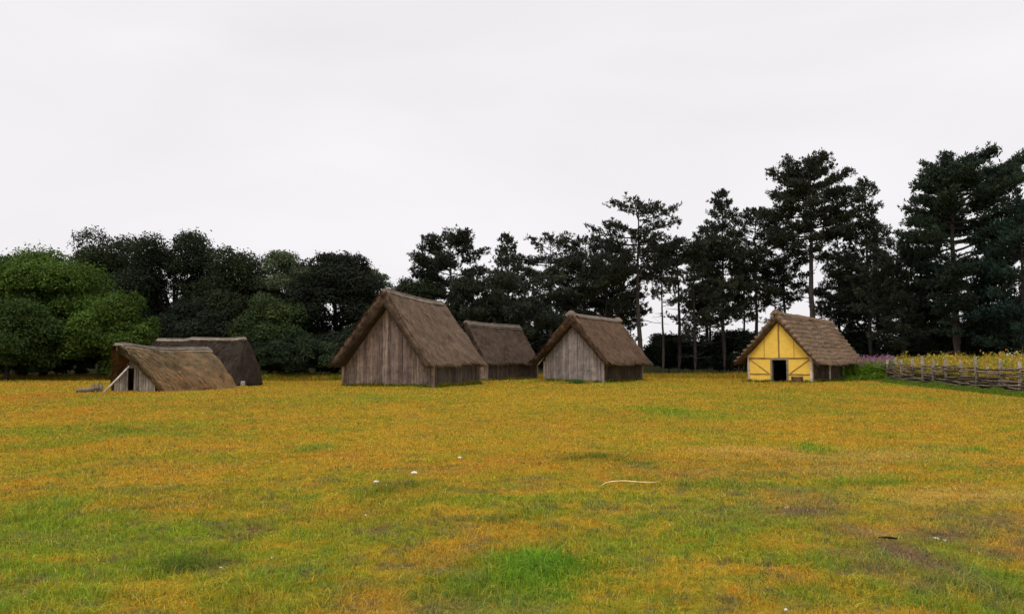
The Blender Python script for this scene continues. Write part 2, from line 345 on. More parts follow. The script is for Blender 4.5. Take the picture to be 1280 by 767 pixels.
# ================================================================ thatched buildings
def thatch_roof(name, parent, mat, W2, yfr, yfe, ybr, ybe, he, hr, te=.36, tr=.6, e=.06, belly=.0, amp=.05, layer=0, nsl=6000, seed=1, xsh=None, wfn=None, tint=None, NS=97, NT=64):
    r = np.random.default_rng(seed)
    s = np.linspace(-1, 1, NS); s = np.sign(s) * np.abs(s) ** 1.12; tt = np.linspace(0, 1, NT); tt = .5 - .5 * np.cos(tt * np.pi)
    tt = .35 * tt + .65 * np.linspace(0, 1, NT)
    def surf(S, T):
        a = (np.sqrt(S * S + e * e) - e) / (math.sqrt(1 + e * e) - e)
        H = hr(T) if callable(hr) else hr; wf = wfn(T) if wfn else 1.0
        z = he + (H - he) * (1 - a) + belly * np.sin(np.pi * a) + a * (vnoise(T * 5 + seed, np.sign(S) * 3., seed) - .5) * .17 + (1 - a) * (vnoise(T * 4, T * 0., seed + 7) - .5) * .09
        x = S * W2 * wf
        y0 = yfr + (yfe - yfr) * a; y1 = ybr + (ybe - ybr) * a
        y = y0 + (y1 - y0) * T
        return x, y, z, a
    def nrm(S, T):
        d = 1e-3; p = np.stack(surf(S, T)[:3], -1); ps = np.stack(surf(S + d, T)[:3], -1) - p; pt = np.stack(surf(S, T + d)[:3], -1) - p
        n = np.cross(ps, pt); n /= np.linalg.norm(n, axis=-1, keepdims=True); return n
    S, T = np.meshgrid(s, tt, indexing='ij')
    x, y, z, a = surf(S, T); n = nrm(S, T); P = np.stack([x, y, z], -1)
    slope = math.hypot(W2, (hr(.5) if callable(hr) else hr) - he)
    sl = a * slope; ln = abs(ybr - yfr)
    dis = (fbm(sl * np.sign(S) + 40, T * ln, 1.0, seed, 5, .6) - .5) * amp * 2.6 + (fbm(sl * 3 * np.sign(S), T * ln * 14, 1, seed + 9, 3) - .5) * amp * .8
    if layer:
        ph = sl / layer + .9 * (fbm(T * ln, np.sign(S) * 3 + sl * .3, .9, seed + 4, 3) - .5); fr = ph - np.floor(ph)
        dis = dis + (fr ** 1.8) * .17 - .07
    d_end = np.minimum(T, 1 - T) * ln; rnd = np.sqrt(np.clip(1 - (1 - np.clip(d_end / .22, 0, 1)) ** 2, 0, 1)); rnd = .5 + .5 * rnd
    th = te + (tr - te) * (1 - a) ** 1.3
    ea = np.clip((1 - a) * slope / .16, 0, 1); rnd = rnd * (.72 + .28 * np.sqrt(1 - (1 - ea) ** 2))
    mid = P - n * th[..., None] * .5
    out = mid + n * (th[..., None] * .5 * rnd[..., None] + dis[..., None]); inn = mid - n * (th * .5 * rnd)[..., None]
    if layer: out[..., 1] += np.where(T < .06, -1, 0) * (fr ** 1.5) * .22
    rag = (fbm(sl * 4 * np.sign(S) + 11, T * 3, 1.5, seed + 5, 3) - .5) * .12; out[..., 1] += np.where(T < .02, rag, 0); inn[..., 1] += np.where(T < .02, rag, 0)
    nv = NS * NT; V = np.concatenate([out.reshape(-1, 3), inn.reshape(-1, 3)])
    idx = lambda i, j: i * NT + j
    i, j = np.meshgrid(np.arange(NS - 1), np.arange(NT - 1), indexing='ij'); i = i.ravel(); j = j.ravel()
    q1 = np.stack([idx(i, j), idx(i + 1, j), idx(i + 1, j + 1), idx(i, j + 1)], 1); q2 = q1[:, ::-1] + nv
    i = np.arange(NS - 1); f0 = np.stack([idx(i, 0), idx(i, 0) + nv, idx(i + 1, 0) + nv, idx(i + 1, 0)], 1)
    k = NT - 1; f1 = np.stack([idx(i, k), idx(i + 1, k), idx(i + 1, k) + nv, idx(i, k) + nv], 1)
    j = np.arange(NT - 1); e0 = np.stack([idx(0, j), idx(0, j + 1), idx(0, j + 1) + nv, idx(0, j) + nv], 1)
    k = NS - 1; e1 = np.stack([idx(k, j), idx(k, j) + nv, idx(k, j + 1) + nv, idx(k, j + 1)], 1)
    uvo = np.stack([T * ln, sl], -1).reshape(-1, 2); uv = np.concatenate([uvo, uvo + [0.37, .2]])
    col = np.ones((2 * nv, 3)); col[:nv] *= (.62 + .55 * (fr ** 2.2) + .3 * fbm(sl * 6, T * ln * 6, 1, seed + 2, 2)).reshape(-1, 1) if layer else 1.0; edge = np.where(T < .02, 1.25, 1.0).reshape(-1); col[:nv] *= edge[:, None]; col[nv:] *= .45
    if tint is not None: col[:nv] *= tint(a, T).reshape(-1, 3)
    # loose straws lying down the slope, plus the ragged cut ends
    m = nsl; Sx = np.sign(r.uniform(-1, 1, m)) * r.uniform(0.02, 1, m); Tx = r.uniform(0, 1, m)
    m2 = m // 3; Tx[:m2] = np.abs(r.normal(0, .008, m2)).clip(0, 1); Sx[m2:m2 + m // 4] = np.sign(Sx[m2:m2 + m // 4]) * r.uniform(.97, 1, m // 4)
    px, py_, pz, pa = surf(Sx, Tx); pn = nrm(Sx, Tx); p0 = np.stack([px, py_, pz], -1); p1 = np.stack(surf(Sx * (1 + .002), Tx)[:3], -1); dn = p1 - p0; dn /= np.linalg.norm(dn, axis=1, keepdims=True)
    pd = (fbm(pa * slope * np.sign(Sx) + 40, Tx * ln, 1.3, seed, 4) - .5) * amp * 2
    ya = np.array([[0, 1., 0]]); Ls = r.uniform(.10, .42, m)[:, None]; ws = r.uniform(.010, .026, m)[:, None]
    b0 = p0 + pn * (pd + .0)[:, None]; b0[:m2] -= pn[:m2] * (r.uniform(0, 1, m2) * th.mean() * .8)[:, None]; yy = np.zeros((m, 1)); yy[:m2, 0] = -r.uniform(.0, .6, m2)
    tip = b0 + (dn + yy * ya) * Ls + pn * r.uniform(.0, .05, m)[:, None] + r.normal(0, .015, (m, 3)); 
    SV = np.stack([b0 - ya * ws, b0 + ya * ws, tip], 1).reshape(-1, 3); st = np.arange(m)[:, None] * 3 + np.array([[0, 1, 2]]) + 2 * nv
    suv = np.repeat(np.stack([Tx * ln, pa * slope], -1), 3, 0); sc_ = np.repeat(r.uniform(.35, 2.1, (m, 1)) * np.ones((1, 3)), 3, 0)
    if tint is not None: sc_ = sc_ * np.repeat(tint(pa, Tx), 3, 0)
    o = mesh(name, np.concatenate([V, SV]), [np.concatenate([q1, q2, f0, f1, e0, e1]), st], mat, parent, np.concatenate([col, sc_]), np.concatenate([uv, suv]), True)
    return o, surf, nrm, slope
def ridge_cap(parent, surf, nrm, mat, width_a, t0, t1, lift, seed, poles=2, scallop=0.0, NT=50, hump=None):
    r = np.random.default_rng(seed); NSs = 21; sarr = np.linspace(-1, 1, NSs) * width_a; tt = np.linspace(t0, t1, NT)
    S, T = np.meshgrid(sarr, tt, indexing='ij'); S = S * (1 + scallop * np.sin(T * 60) + .25 * (fbm(T * 9, np.sign(S) * 5, 1, seed, 3) - .5))
    P = np.stack(surf(S, T)[:3], -1); n = nrm(S, T); k = np.abs(np.linspace(-1, 1, NSs))[:, None]
    lf = lift * (1 - .35 * k) + (fbm(S * 30, T * 40, 1, seed + 1, 3) - .5) * .05
    if hump: lf = lf + hump(T)
    out = P + n * lf[..., None]; inn = P - n * .05
    nv = NSs * NT; V = np.concatenate([out.reshape(-1, 3), inn.reshape(-1, 3)]); idx = lambda i, j: i * NT + j
    i, j = np.meshgrid(np.arange(NSs - 1), np.arange(NT - 1), indexing='ij'); i = i.ravel(); j = j.ravel()
    q1 = np.stack([idx(i, j), idx(i + 1, j), idx(i + 1, j + 1), idx(i, j + 1)], 1)
    i = np.arange(NSs - 1); f0 = np.stack([idx(i, 0), idx(i, 0) + nv, idx(i + 1, 0) + nv, idx(i + 1, 0)], 1); f1 = np.stack([idx(i, NT - 1), idx(i + 1, NT - 1), idx(i + 1, NT - 1) + nv, idx(i, NT - 1) + nv], 1)
    j = np.arange(NT - 1); e0 = np.stack([idx(0, j), idx(0, j + 1), idx(0, j + 1) + nv, idx(0, j) + nv], 1); kk = NSs - 1; e1 = np.stack([idx(kk, j), idx(kk, j) + nv, idx(kk, j + 1) + nv, idx(kk, j + 1)], 1)
    uv = np.stack([S * 8, T * 4], -1).reshape(-1, 2); uv = np.concatenate([uv, uv])
    cap = mesh('ridge_cap', V, [np.concatenate([q1, f0, f1, e0, e1])], mat, parent, np.ones((2 * nv, 3)), uv, True)
    for k in range(poles):                                    # long pegged poles along the crest
        sgn = 1 if k % 2 == 0 else -1; aa = sgn * width_a * (.25 + .5 * (k // 2) + .15 * (k % 2)); tp = np.linspace(t0 + .01, t1 - .01, 24)
        Pp = np.stack(surf(np.full_like(tp, aa), tp)[:3], -1) + nrm(np.full_like(tp, aa), tp) * (lift + .02 + (hump(tp) if hump else 0) * 1.0 + .02 * (fbm(tp * 10, tp * 0 + k, 1, seed, 2) - .5))[:, None] if hump else np.stack(surf(np.full_like(tp, aa), tp)[:3], -1) + nrm(np.full_like(tp, aa), tp) * (lift + .02)
        b = MB(); b.tube(Pp, .035, 6); b.build('ridge_pole', M['ridge_pole'], cap)
    return cap
def plank_wall(name, parent, mat, p0, p1, top, z0=-.35, th=.035, seed=1, wmin=.16, wmax=.30, gap=.012, rail=False):
    """vertical boards from p0 to p1 (local xy); top(f) gives the height at fraction f"""
    r = np.random.default_rng(seed); p0 = np.array(p0, float); p1 = np.array(p1, float); Ln = np.linalg.norm(p1 - p0); u = (p1 - p0) / Ln; n = np.array([u[1], -u[0]]); b = MB(); s = 0
    while s < Ln - .03:
        w = min(r.uniform(wmin, wmax), Ln - s); off = r.uniform(-.012, .02); a0, a1 = s, s + w - gap * r.uniform(.4, 1.6)
        tn = r.uniform(.62, 1.25); c = np.array([1, r.uniform(.95, 1.02), r.uniform(.92, 1.05)]) * tn
        f = [p0 + u * a0 + n * off, p0 + u * a1 + n * off, p0 + u * a1 + n * (off + th), p0 + u * a0 + n * (off + th)]
        z1a, z1b = top(a0 / Ln), top(a1 / Ln); hs = [z1a, z1b, z1b, z1a]; zb = z0
        b.hexa([(*q, zb) for q in f][::-1], [(*q, h) for q, h in zip(f, hs)][::-1], c)
        s += w
    # solid dark backing rails behind the boards
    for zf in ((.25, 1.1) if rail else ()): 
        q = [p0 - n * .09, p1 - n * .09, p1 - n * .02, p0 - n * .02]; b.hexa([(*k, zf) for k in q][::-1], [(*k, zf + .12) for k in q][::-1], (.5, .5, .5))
    return b.build(name, mat, parent)
def house(nm, label, cat, q, roofmat, boardmat, group=None, te=.36, tr=.6, wall_inset=.0, seed=1, skip_gable=False, belly=0.0, layer=0, amp=.075, hump=None, ridge_w=.12, poles=2, rm=None, nsl=7500, e=.06):
    ox, oy, th, W, Lh, he, hr, ofr, ofe, obr, obe, ex, hr2 = q
    z0 = float(terrain(ox, oy)) * .5
    t = thing(nm, label, cat, (ox, oy, z0), th, group)
    h = W / 2; W2 = h + max(ex, .12); hrf = lambda T: hr + (hr2 - hr) * T - .07 * np.sin(np.pi * T)
    roof, surf, nrm, slope = thatch_roof('roof', t, roofmat, W2, -ofr, -ofe, Lh + obr, Lh + obe, he + .12, hrf, te, tr, e, belly, amp, layer, nsl, seed)
    cap = ridge_cap(roof, surf, nrm, rm or M['ridge'], ridge_w, .015, .985, .09, seed + 3, poles, 0.0, hump=hump)
    # wall top follows the underside of the thatch
    def under(x, y=0.3):
        S = np.clip(x / W2, -1, 1); T = np.clip((y + ofr) / (Lh + obr + ofr), 0, 1); _, _, z, a = surf(np.array(S), np.array(T))
        cs = W2 / math.hypot(W2, hr - he); return float(z - (te + (tr - te) * (1 - a) ** 1.3) * .8 / cs)
    if not skip_gable:
        plank_wall('gable_wall', t, boardmat, (-h, 0), (h, 0), lambda f: under(-h + W * f), seed=seed + 1)
    g2 = lambda f: under(h - W * f, Lh - .3)
    plank_wall('gable_wall', t, boardmat, (h, Lh), (-h, Lh), g2, seed=seed + 2)
    wt = he + .25
    plank_wall('side_wall', t, M['board_eave_shade'], (h, .02), (h, Lh - .02), lambda f: wt, seed=seed + 3, rail=True)
    plank_wall('side_wall', t, M['board_eave_shade'], (-h, Lh - .02), (-h, .02), lambda f: wt, seed=seed + 4)
    for sx, sy in ((-1, 0), (1, 0), (1, 1), (-1, 1)):
        b = MB(); cx, cy = sx * (h + .035), sy * Lh + (.05 if sy else -.045); b.box(cx - .07, cx + .07, cy - .06, cy + .06, -.35, wt, (1.25, 1.2, 1.15)); b.build('corner_post', boardmat, t)
    return t, roof, surf, under, W2
SH = 'thatched plank sheds in a row'
t1, r1, s1, u1, w1 = house('thatched_shed', 'largest thatched shed, tall brown plank gable, leftmost of the plank sheds', 'shed',
    (-7.21, 46.5, -.35, 5.8, 6.81, 1.30, 5.64, .55, 1.0, .57, .64, .32, 5.33), M['thatch_1'], M['board'], SH, .50, .74, seed=10, ridge_w=.09)
t2, r2, s2, u2, w2 = house('thatched_shed', 'dark thatched shed set back between two larger plank sheds, only its side showing', 'shed',
    (-3.4, 59.17, -.61, 3.9, 6.49, 1.3, 4.42, .15, .44, .46, .13, .25, 4.27), M['thatch_2'], M['board'], SH, .36, .5, seed=20, ridge_w=.15, poles=4)
hump3 = lambda T: .16 * np.exp(-(T / .05) ** 2) + .14 * np.exp(-((1 - T) / .06) ** 2)
t3, r3, s3, u3, w3 = house('thatched_shed', 'thatched shed with pale grey plank gable, rightmost of the plank sheds', 'shed',
    (4.34, 56.56, -.53, 4.52, 7.22, 1.26, 4.82, .5, .85, .95, .0, .81, 4.78), M['thatch_3'], M['board_pale'], SH, .38, .68, seed=30, belly=-.06, hump=hump3, ridge_w=.10, poles=0)
# pale rafter showing under the left verge of the third shed
b = MB(); b.tube([(-w3 + .35, -.28, 1.25), (-1.1, -.3, 3.05)], .05, 6, (1.5, 1.5, 1.5)); b.build('rafter', M['pole'], t3)
b = MB(); b.tube([(w3 - .35, -.28, 1.25), (1.1, -.3, 3.05)], .04, 6, (1, 1, 1)); b.build('rafter', M['pole'], t3)

# ---- yellow half-timbered house
def yellow_house():
    W, Lh, he, hr, hr2 = 4.84, 7.0, 1.28, 5.0, 4.5; ofr, ofe, obr, obe, ex = .35, .6, 1.3, -.1, .84
    ox, oy, th = 19.0, 57.05, -.82; h = W / 2; W2 = h + ex
    t = thing('timber_framed_house', 'yellow half-timbered house with dark open doorway under a shaggy layered thatch roof', 'house', (ox, oy, float(terrain(ox, oy)) * .5), th)
    hrf = lambda T: hr + (hr2 - hr) * T
    te, tr = .24, .55
    roof, surf, nrm, slope = thatch_roof('roof', t, M['thatch_4'], W2, -ofr, -ofe, Lh + obr, Lh + obe, he + .1, hrf, te, tr, .05, -.12, .05, .42, 5200, 41)
    ridge_cap(roof, surf, nrm, M['thatch_4'], .10, .0, .99, .08, 44, 0, hump=lambda T: .12 * np.exp(-(T / .05) ** 2))
    def under(x, y=.3):
        T = np.clip((y + ofr) / (Lh + obr + ofr), 0, 1); _, _, z, a = surf(np.array(x / W2), np.array(T)); cs = W2 / math.hypot(W2, hr - he)
        return float(z - (te + (tr - te) * (1 - a) ** 1.3) * .8 / cs)
    dw0, dw1, dh = -.11 * W, .12 * W, 1.62
    b = MB()
    def pl(xs, zlo, zhi):
        m = len(xs); V = []
        for a in xs: V += [(a, 0, zlo), (a, 0, zhi(a)), (a, .12, zhi(a)), (a, .12, zlo)]
        q = [(k * 4 + e, k * 4 + (e + 1) % 4, k * 4 + 4 + (e + 1) % 4, k * 4 + 4 + e) for k in range(m - 1) for e in range(4)]
        b.add(V, [t_[::-1] for t_ in q] + [(0, 1, 2, 3), (4 * m - 1, 4 * m - 2, 4 * m - 3, 4 * m - 4)])
    pl(np.linspace(-h, dw0, 6), -.35, under); pl(np.linspace(dw1, h, 6), -.35, under); pl(np.linspace(dw0, dw1, 5), dh, under)
    b.build('front_wall', M['plaster'], t)
    r = np.random.default_rng(4)
    def beam(p0, p1, w, name='beam', y=-.03, c=(1, 1, 1), mat='beam'):
        p0 = np.array(p0); p1 = np.array(p1); d = p1 - p0; Ln = np.linalg.norm(d); d = d / Ln; n = np.array([-d[1], d[0]]); m = 9; bb = MB(); ss = np.linspace(0, Ln, m)
        wv = w / 2 * (1 + r.uniform(-.25, .25, m)); ctr = r.uniform(-.012, .012, m)
        A = [p0 + d * s + n * (k + g) for s, k, g in zip(ss, wv, ctr)]; Bq = [p0 + d * s - n * (k - g) for s, k, g in zip(ss, wv, ctr)]
        V = []; 
        for a_, b_ in zip(A, Bq): V += [(a_[0], y, a_[1]), (b_[0], y, b_[1]), (b_[0], .13, b_[1]), (a_[0], .13, a_[1])]
        q = []
        for i in range(m - 1):
            k = i * 4
            for e in range(4): q.append((k + e, k + (e + 1) % 4, k + 4 + (e + 1) % 4, k + 4 + e))
        q += [(3, 2, 1, 0), (4 * m - 4, 4 * m - 3, 4 * m - 2, 4 * m - 1)]
        bb.add(V, q, c=c); bb.build(name, M[mat], t)
    beam((-h + .05, 1.70), (h - .05, 1.70), .10, 'beam'); beam((-h + .05, .57), (dw0 - .05, .57), .085, 'beam'); beam((dw1 + .05, .57), (h - .05, .57), .085, 'beam')
    beam((0.0, 1.76), (0.0, under(0.0) - .05), .10, 'king_post', -.034)
    for sx in (-1, 1):
        beam((sx * .235 * W, 1.76), (sx * .235 * W, under(.235 * W) - .05), .06, 'stud', -.012, (1.7, 1.7, 1.4))
        beam((sx * (h - .12), 1.62), (sx * (.17 * W), .64), .065, 'brace', -.022)
        beam((sx * (h - .03), -.35), (sx * (h - .03), under(h - .05)), .15, 'corner_post', -.05, (1.4, 1.3, 1.2), 'pole' if 1 else 'oak')
    fr = MB(); fr.box(dw0 - .12, dw0, -.06, .15, -.35, dh + .1); fr.box(dw1, dw1 + .12, -.06, .15, -.35, dh + .1); fr.box(dw0, dw1, -.058, .148, dh - .03, dh + .08); fr.build('door_frame', M['stake'], t)
    fl = MB(); fl.box(-h + .13, h - .13, .15, Lh - .15, -.3, .02, (.35, .3, .25)); fl.build('floor_boards', M['oak'], t)
    plank_wall('side_wall', t, M['board_eave_shade'], (h, .14), (h, Lh), lambda f: he + .15, seed=45); plank_wall('side_wall', t, M['board'], (-h, Lh), (-h, .14), lambda f: he + .15, seed=46)
    plank_wall('back_wall', t, M['board'], (h, Lh), (-h, Lh), lambda f: under(h - W * f, Lh - .3), seed=47)
    for sx, yy in ((1, 2.4), (1, 4.6)):
        b2 = MB(); b2.tube([(h + .12, yy, -.3), (h + .14, yy, he + .1)], .07, 7, (1.2, 1.2, 1.2)); b2.build('wall_post', M['pole'], t)
yellow_house()

# ---- low hut with its thatch down to the ground, entrance to the left
def hut_one():
    ox, oy, th = -19.2, 40.75, -.46; W = 3.4; Lh = 4.8
    t = thing('sunken_hut', 'small mossy hut, tan thatch down to the grass, dark doorway at its left end', 'hut', (ox, oy, float(terrain(ox, oy)) - .0), th)
    hrf = lambda T: 2.20 + .15 * np.exp(-((T - .04) / .18) ** 2) - .05 * np.sin(np.pi * T)
    def tint(a, T):
        k = sstep(.35, 1, a)[..., None]; return (1 - k) * np.array([.85, .85, .85]) + k * np.array([1.15, .98, .85])
    roof, surf, nrm, slope = thatch_roof('roof', t, M['thatch_5'], 2.0, -1.05, .34, Lh - .1, Lh + .45, -.05, hrf, .30, .42, .22, .12, .13, 0, 13000, 51, tint=tint)
    cap = ridge_cap(roof, surf, nrm, M['ridge_light'], .19, .0, .995, .10, 54, 4)
    cap2 = None
    def under(x):
        _, _, z, a = surf(np.array(x / 2.0), np.array(.25)); return float(z - .36)
    hh = 1.5
    plank_wall('gable_wall', t, M['stake'], (-hh, .1), (-.50, .1), lambda f: under(-hh + (hh - .50) * f), seed=55, wmin=.12, wmax=.22, gap=.03)
    plank_wall('gable_wall', t, M['stake'], (-.08, .1), (hh, .1), lambda f: under(-.08 + (hh + .08) * f), seed=56, wmin=.12, wmax=.22, gap=.03)
    b = MB(); b.box(-.50, -.08, .08, .17, 1.16, under(.3) - .0, (.8, .8, .8)); b.build('door_lintel', M['stake'], t)
    plank_wall('gable_wall', t, M['stake'], (1.5, Lh - .1), (-1.5, Lh - .1), lambda f: under(1.5 - 3 * f), seed=57)
    return t
hut_one()
def hut_two():
    ox, oy, th = -22.15, 50.3, -1.55; Lh = 5.5
    t = thing('sunken_hut', 'larger dark brown thatched hut standing behind the small mossy hut', 'hut', (ox, oy, float(terrain(ox + 2, oy)) - .05), th)
    hrf = lambda T: 2.92 + .12 * sstep(.30, .42, T) - .10 * T
    roof, surf, nrm, slope = thatch_roof('roof', t, M['thatch_6'], 2.35, -.1, -.4, Lh - .05, Lh + .0, .02, hrf, .34, .45, .14, .32, .15, 0, 13000, 61)
    ridge_cap(roof, surf, nrm, M['ridge_light'], .10, .0, .99, .08, 64, 2)
    na, nph = 26, 40; aa, ph = np.meshgrid(np.linspace(0, 1, na), np.linspace(-math.pi / 2, math.pi / 2, nph), indexing='ij'); zt_ = .1 + (2.86 - .1) * (1 - aa) + .30 * np.sin(np.pi * aa)
    rr = aa ** .8; wob = (fbm(ph * 4, aa * 5, 1, 3, 4) - .5) * .30; P = np.stack([np.sin(ph) * (2.42 * rr + .12 + wob), Lh - .12 + np.cos(ph) * (.75 * rr + .05 + wob) , zt_], -1)
    Pi = np.stack([np.sin(ph) * (2.22 * rr * .8), Lh - .25 + np.cos(ph) * 1.15 * rr * .75, zt_ - .12], -1); nv = na * nph; i, j = np.meshgrid(np.arange(na - 1), np.arange(nph - 1), indexing='ij'); i = i.ravel(); j = j.ravel(); q = np.stack([i * nph + j, (i + 1) * nph + j, (i + 1) * nph + j + 1, i * nph + j + 1], 1); j = np.arange(nph - 1); k = na - 1
    eb = np.stack([k * nph + j, k * nph + j + nv, k * nph + j + 1 + nv, k * nph + j + 1], 1); uv = np.stack([ph * 2, aa * 3], -1).reshape(-1, 2)
    mesh('hip_end', np.concatenate([P.reshape(-1, 3), Pi.reshape(-1, 3)]), [np.concatenate([q, q[:, ::-1] + nv, eb])], M['thatch_6'], t, np.ones((2 * nv, 3)), np.concatenate([uv, uv]), True)
    def under(x):
        _, _, z, a = surf(np.array(x / 2.35), np.array(.2)); return float(z - .5)
    plank_wall('gable_wall', t, M['board'], (-1.8, .3), (1.8, .3), lambda f: under(-1.8 + 3.6 * f), seed=65)
    plank_wall('gable_wall', t, M['board'], (1.6, Lh - 1.2), (-1.6, Lh - 1.2), lambda f: under(1.8 - 3.6 * f), seed=66)
hut_two()

# ================================================================ trees
def tuft_cloud(r, C, D, n_per, Lt, wt, col, up=.35, cvar=.25):
    """bundles of needles at points C pointing about D"""
    m = len(C); k = m * n_per; P = np.repeat(C, n_per, 0); d = np.repeat(D, n_per, 0) + r.normal(0, .75, (k, 3)); d[:, 2] += up
    d /= np.linalg.norm(d, axis=1, keepdims=True); s = np.cross(d, r.normal(0, 1, (k, 3))); s /= np.linalg.norm(s, axis=1, keepdims=True)
    Ln = Lt * r.uniform(.55, 1.2, (k, 1)); w = wt * r.uniform(.7, 1.3, (k, 1)); P = P + r.normal(0, Lt * .22, (k, 3))
    V = np.stack([P - s * w * .5, P + s * w * .5, P + d * Ln * .6 + s * w * .55, P + d * Ln, P + d * Ln * .6 - s * w * .55], 1)
    V = V.reshape(-1, 3); i = np.arange(k)[:, None] * 5; q = i + np.array([[0, 1, 2, 4]]); t = i + np.array([[4, 2, 3]])
    cc = np.repeat(col if col.ndim == 2 else np.tile(col, (m, 1)), n_per, 0) * r.uniform(1 - cvar, 1 + cvar, (k, 1)) * (1 + r.normal(0, .12, (k, 1)) * np.array([[1, .2, -.8]]))
    return V, q, t, np.repeat(np.clip(cc, .002, 1), 5, 0)
def shape_r(kind, f):                                          # crown radius at relative height f (0 base of crown .. 1 top)
    if kind == 'cone': return (1 - f) ** .75 * (.75 + .35 * math.sin(min(f * 3, math.pi / 2)))
    if kind == 'dome': return math.sqrt(max(0, 1 - (f * 1.0) ** 2.6)) * (.65 + .35 * min(1, f * 2.5))
    if kind == 'umbrella': return math.sqrt(max(0, 1 - f ** 3.5)) * (.35 + .65 * sstep(.0, .55, f))
    if kind == 'column': return (1 - f ** 3) ** .6 * (.8 + .2 * math.sin(f * 9))
    return 1 - f
def pine(label, px, top, halfpx, base_y, Y, kind='dome', dens=1.0, col=(.036, .043, .028), dead=6, seed=1, lean=0.0, tr=.22, up=.12, step=.62, name='pine_tree', group='pines behind the thatched buildings', skew=0.0, forks=None):
    r = np.random.default_rng(seed); X0 = at(px, Y); z0 = float(terrain(X0, Y)); H = zt(top, Y) - z0; zb = max(.6, zt(base_y, Y) - z0); Rm = halfpx * Y / F
    t = thing(name, label, 'pine tree', (X0, Y, z0), 0, group)
    zs = np.linspace(-.3, H - .25, 14); wob = np.cumsum(r.normal(0, .035 * H / 14, (14, 2)), 0); wob -= wob[-1] * (zs / H)[:, None] * .6
    ax = np.stack([lean * (zs / H) ** 1.5 * H + wob[:, 0], wob[:, 1], zs], 1); rad = tr * (1 - .88 * (zs / H).clip(0, 1)) * np.where(zs < .5, 1.25, 1); tk = MB(); tk.tube(ax, rad, 9)
    cen = lambda z: np.array([np.interp(z, zs, ax[:, 0]), np.interp(z, zs, ax[:, 1]), z])
    Cs = []; Ds = []; z = zb
    def limb(z, az, Ln, inc, foliage=True, rr=None):
        p = cen(z); m = 7; P = [p]; inc = min(inc, math.asin(min(1, max(0, (H + .05 - z) / Ln))) - .12); dirh = np.array([math.cos(az), math.sin(az), 0]); cur = inc
        for i in range(m):
            cur2 = cur + (.10 if i > 2 else -.05) + r.normal(0, .10); dirh2 = dirh + np.array([*r.normal(0, .10, 2), 0]); d = dirh2 * math.cos(cur2) + np.array([0, 0, math.sin(cur2)]); P.append(P[-1] + d / np.linalg.norm(d) * Ln / m)
        P = np.array(P); r0 = rr or max(.03, tr * .33 * (Ln / max(Rm, 1)) ** .8); tk.tube(P, np.linspace(r0, r0 * .22, len(P)), 5)
        if not foliage:
            for _ in range(3):
                i = r.integers(3, 7); q = P[i] + np.array([*r.normal(0, .35, 2), r.normal(.05, .3)]); tk.tube([P[i], q], [r0 * .3, r0 * .12], 3)
            return
        nb = max(3, int(Ln * 3.4 * dens))
        for b in range(nb):
            f = .28 + .72 * (b + r.uniform(0, 1)) / nb; i = f * m; i0 = min(int(i), m - 1); q = P[i0] + (P[i0 + 1] - P[i0]) * (i - i0)
            sgn = 1 if b % 2 else -1; a2 = az + sgn * r.uniform(.35, 1.25); l2 = Ln * r.uniform(.16, .38) * (1.25 - f * .6); e = r.uniform(-.08, .4); d2 = np.array([math.cos(a2) * math.cos(e), math.sin(a2) * math.cos(e), math.sin(e)])
            q2 = q + d2 * l2 + np.array([0, 0, .12 * l2]); tk.tube([q, (q + q2) / 2 + [0, 0, -.03], q2], [r0 * .3, r0 * .2, r0 * .08], 3)
            nt_ = max(3, int(l2 * 8 * dens)); ff = r.uniform(.25, 1.05, nt_)[:, None]; Cs.append(q + (q2 - q) * ff + r.normal(0, .20, (nt_, 3)) * [1, 1, .8]); Ds.append(np.tile(d2 * .7 + np.array([0, 0, .6]), (nt_, 1)))
        k = 3; Cs.append(np.tile(P[-1], (k, 1)) + r.normal(0, .1, (k, 3))); Ds.append(np.tile((P[-1] - P[-2]) / np.linalg.norm(P[-1] - P[-2]) + [0, 0, .5], (k, 1)))
    while z < H - .35:
        f = (z - zb) / (H - zb); Rz = Rm * shape_r(kind, f); nl = r.integers(3, 6) if f > .12 else r.integers(2, 4); a0 = r.uniform(0, 6.28)
        for k in range(nl):
            if r.uniform() < (.16 if f < .8 else .03): continue
            az = a0 + k * 6.28 / nl + r.normal(0, .3); Ln = max(.45, Rz * r.uniform(.6, 1.12) * (1 + skew * math.cos(az))); limb(z + r.uniform(-.2, .2), az, Ln, up + .55 * f ** 2 + r.normal(0, .12))
        z += step * r.uniform(.7, 1.4)
    for k in range(3): Cs.append(cen(H - .2) + r.normal(0, .12, (6, 3))); Ds.append(np.tile([0, 0, 1.], (6, 1)))
    for k in range(dead):
        zz = r.uniform(zb * .45, zb * 1.05 + .5); limb(zz, r.uniform(0, 6.28), r.uniform(.3, .75) * Rm, r.uniform(-.25, .25), False, tr * .16)
    C = np.concatenate(Cs); D = np.concatenate(Ds); rel = fbm(C[:, 0] * .8 + seed, C[:, 2] * .8, 1, seed, 2)[:, None]
    cc = np.array(col) * (.75 + .55 * rel) * (1 + (rel - .5) * np.array([[.3, .15, -.2]]))
    Vq = tuft_cloud(r, C, D, 8, .27, .065, cc, up=.3)
    tk.build('trunk', M['bark'], t, True); mesh('crown', Vq[0], [Vq[1], Vq[2]], M['needle'], t, Vq[3]); return t
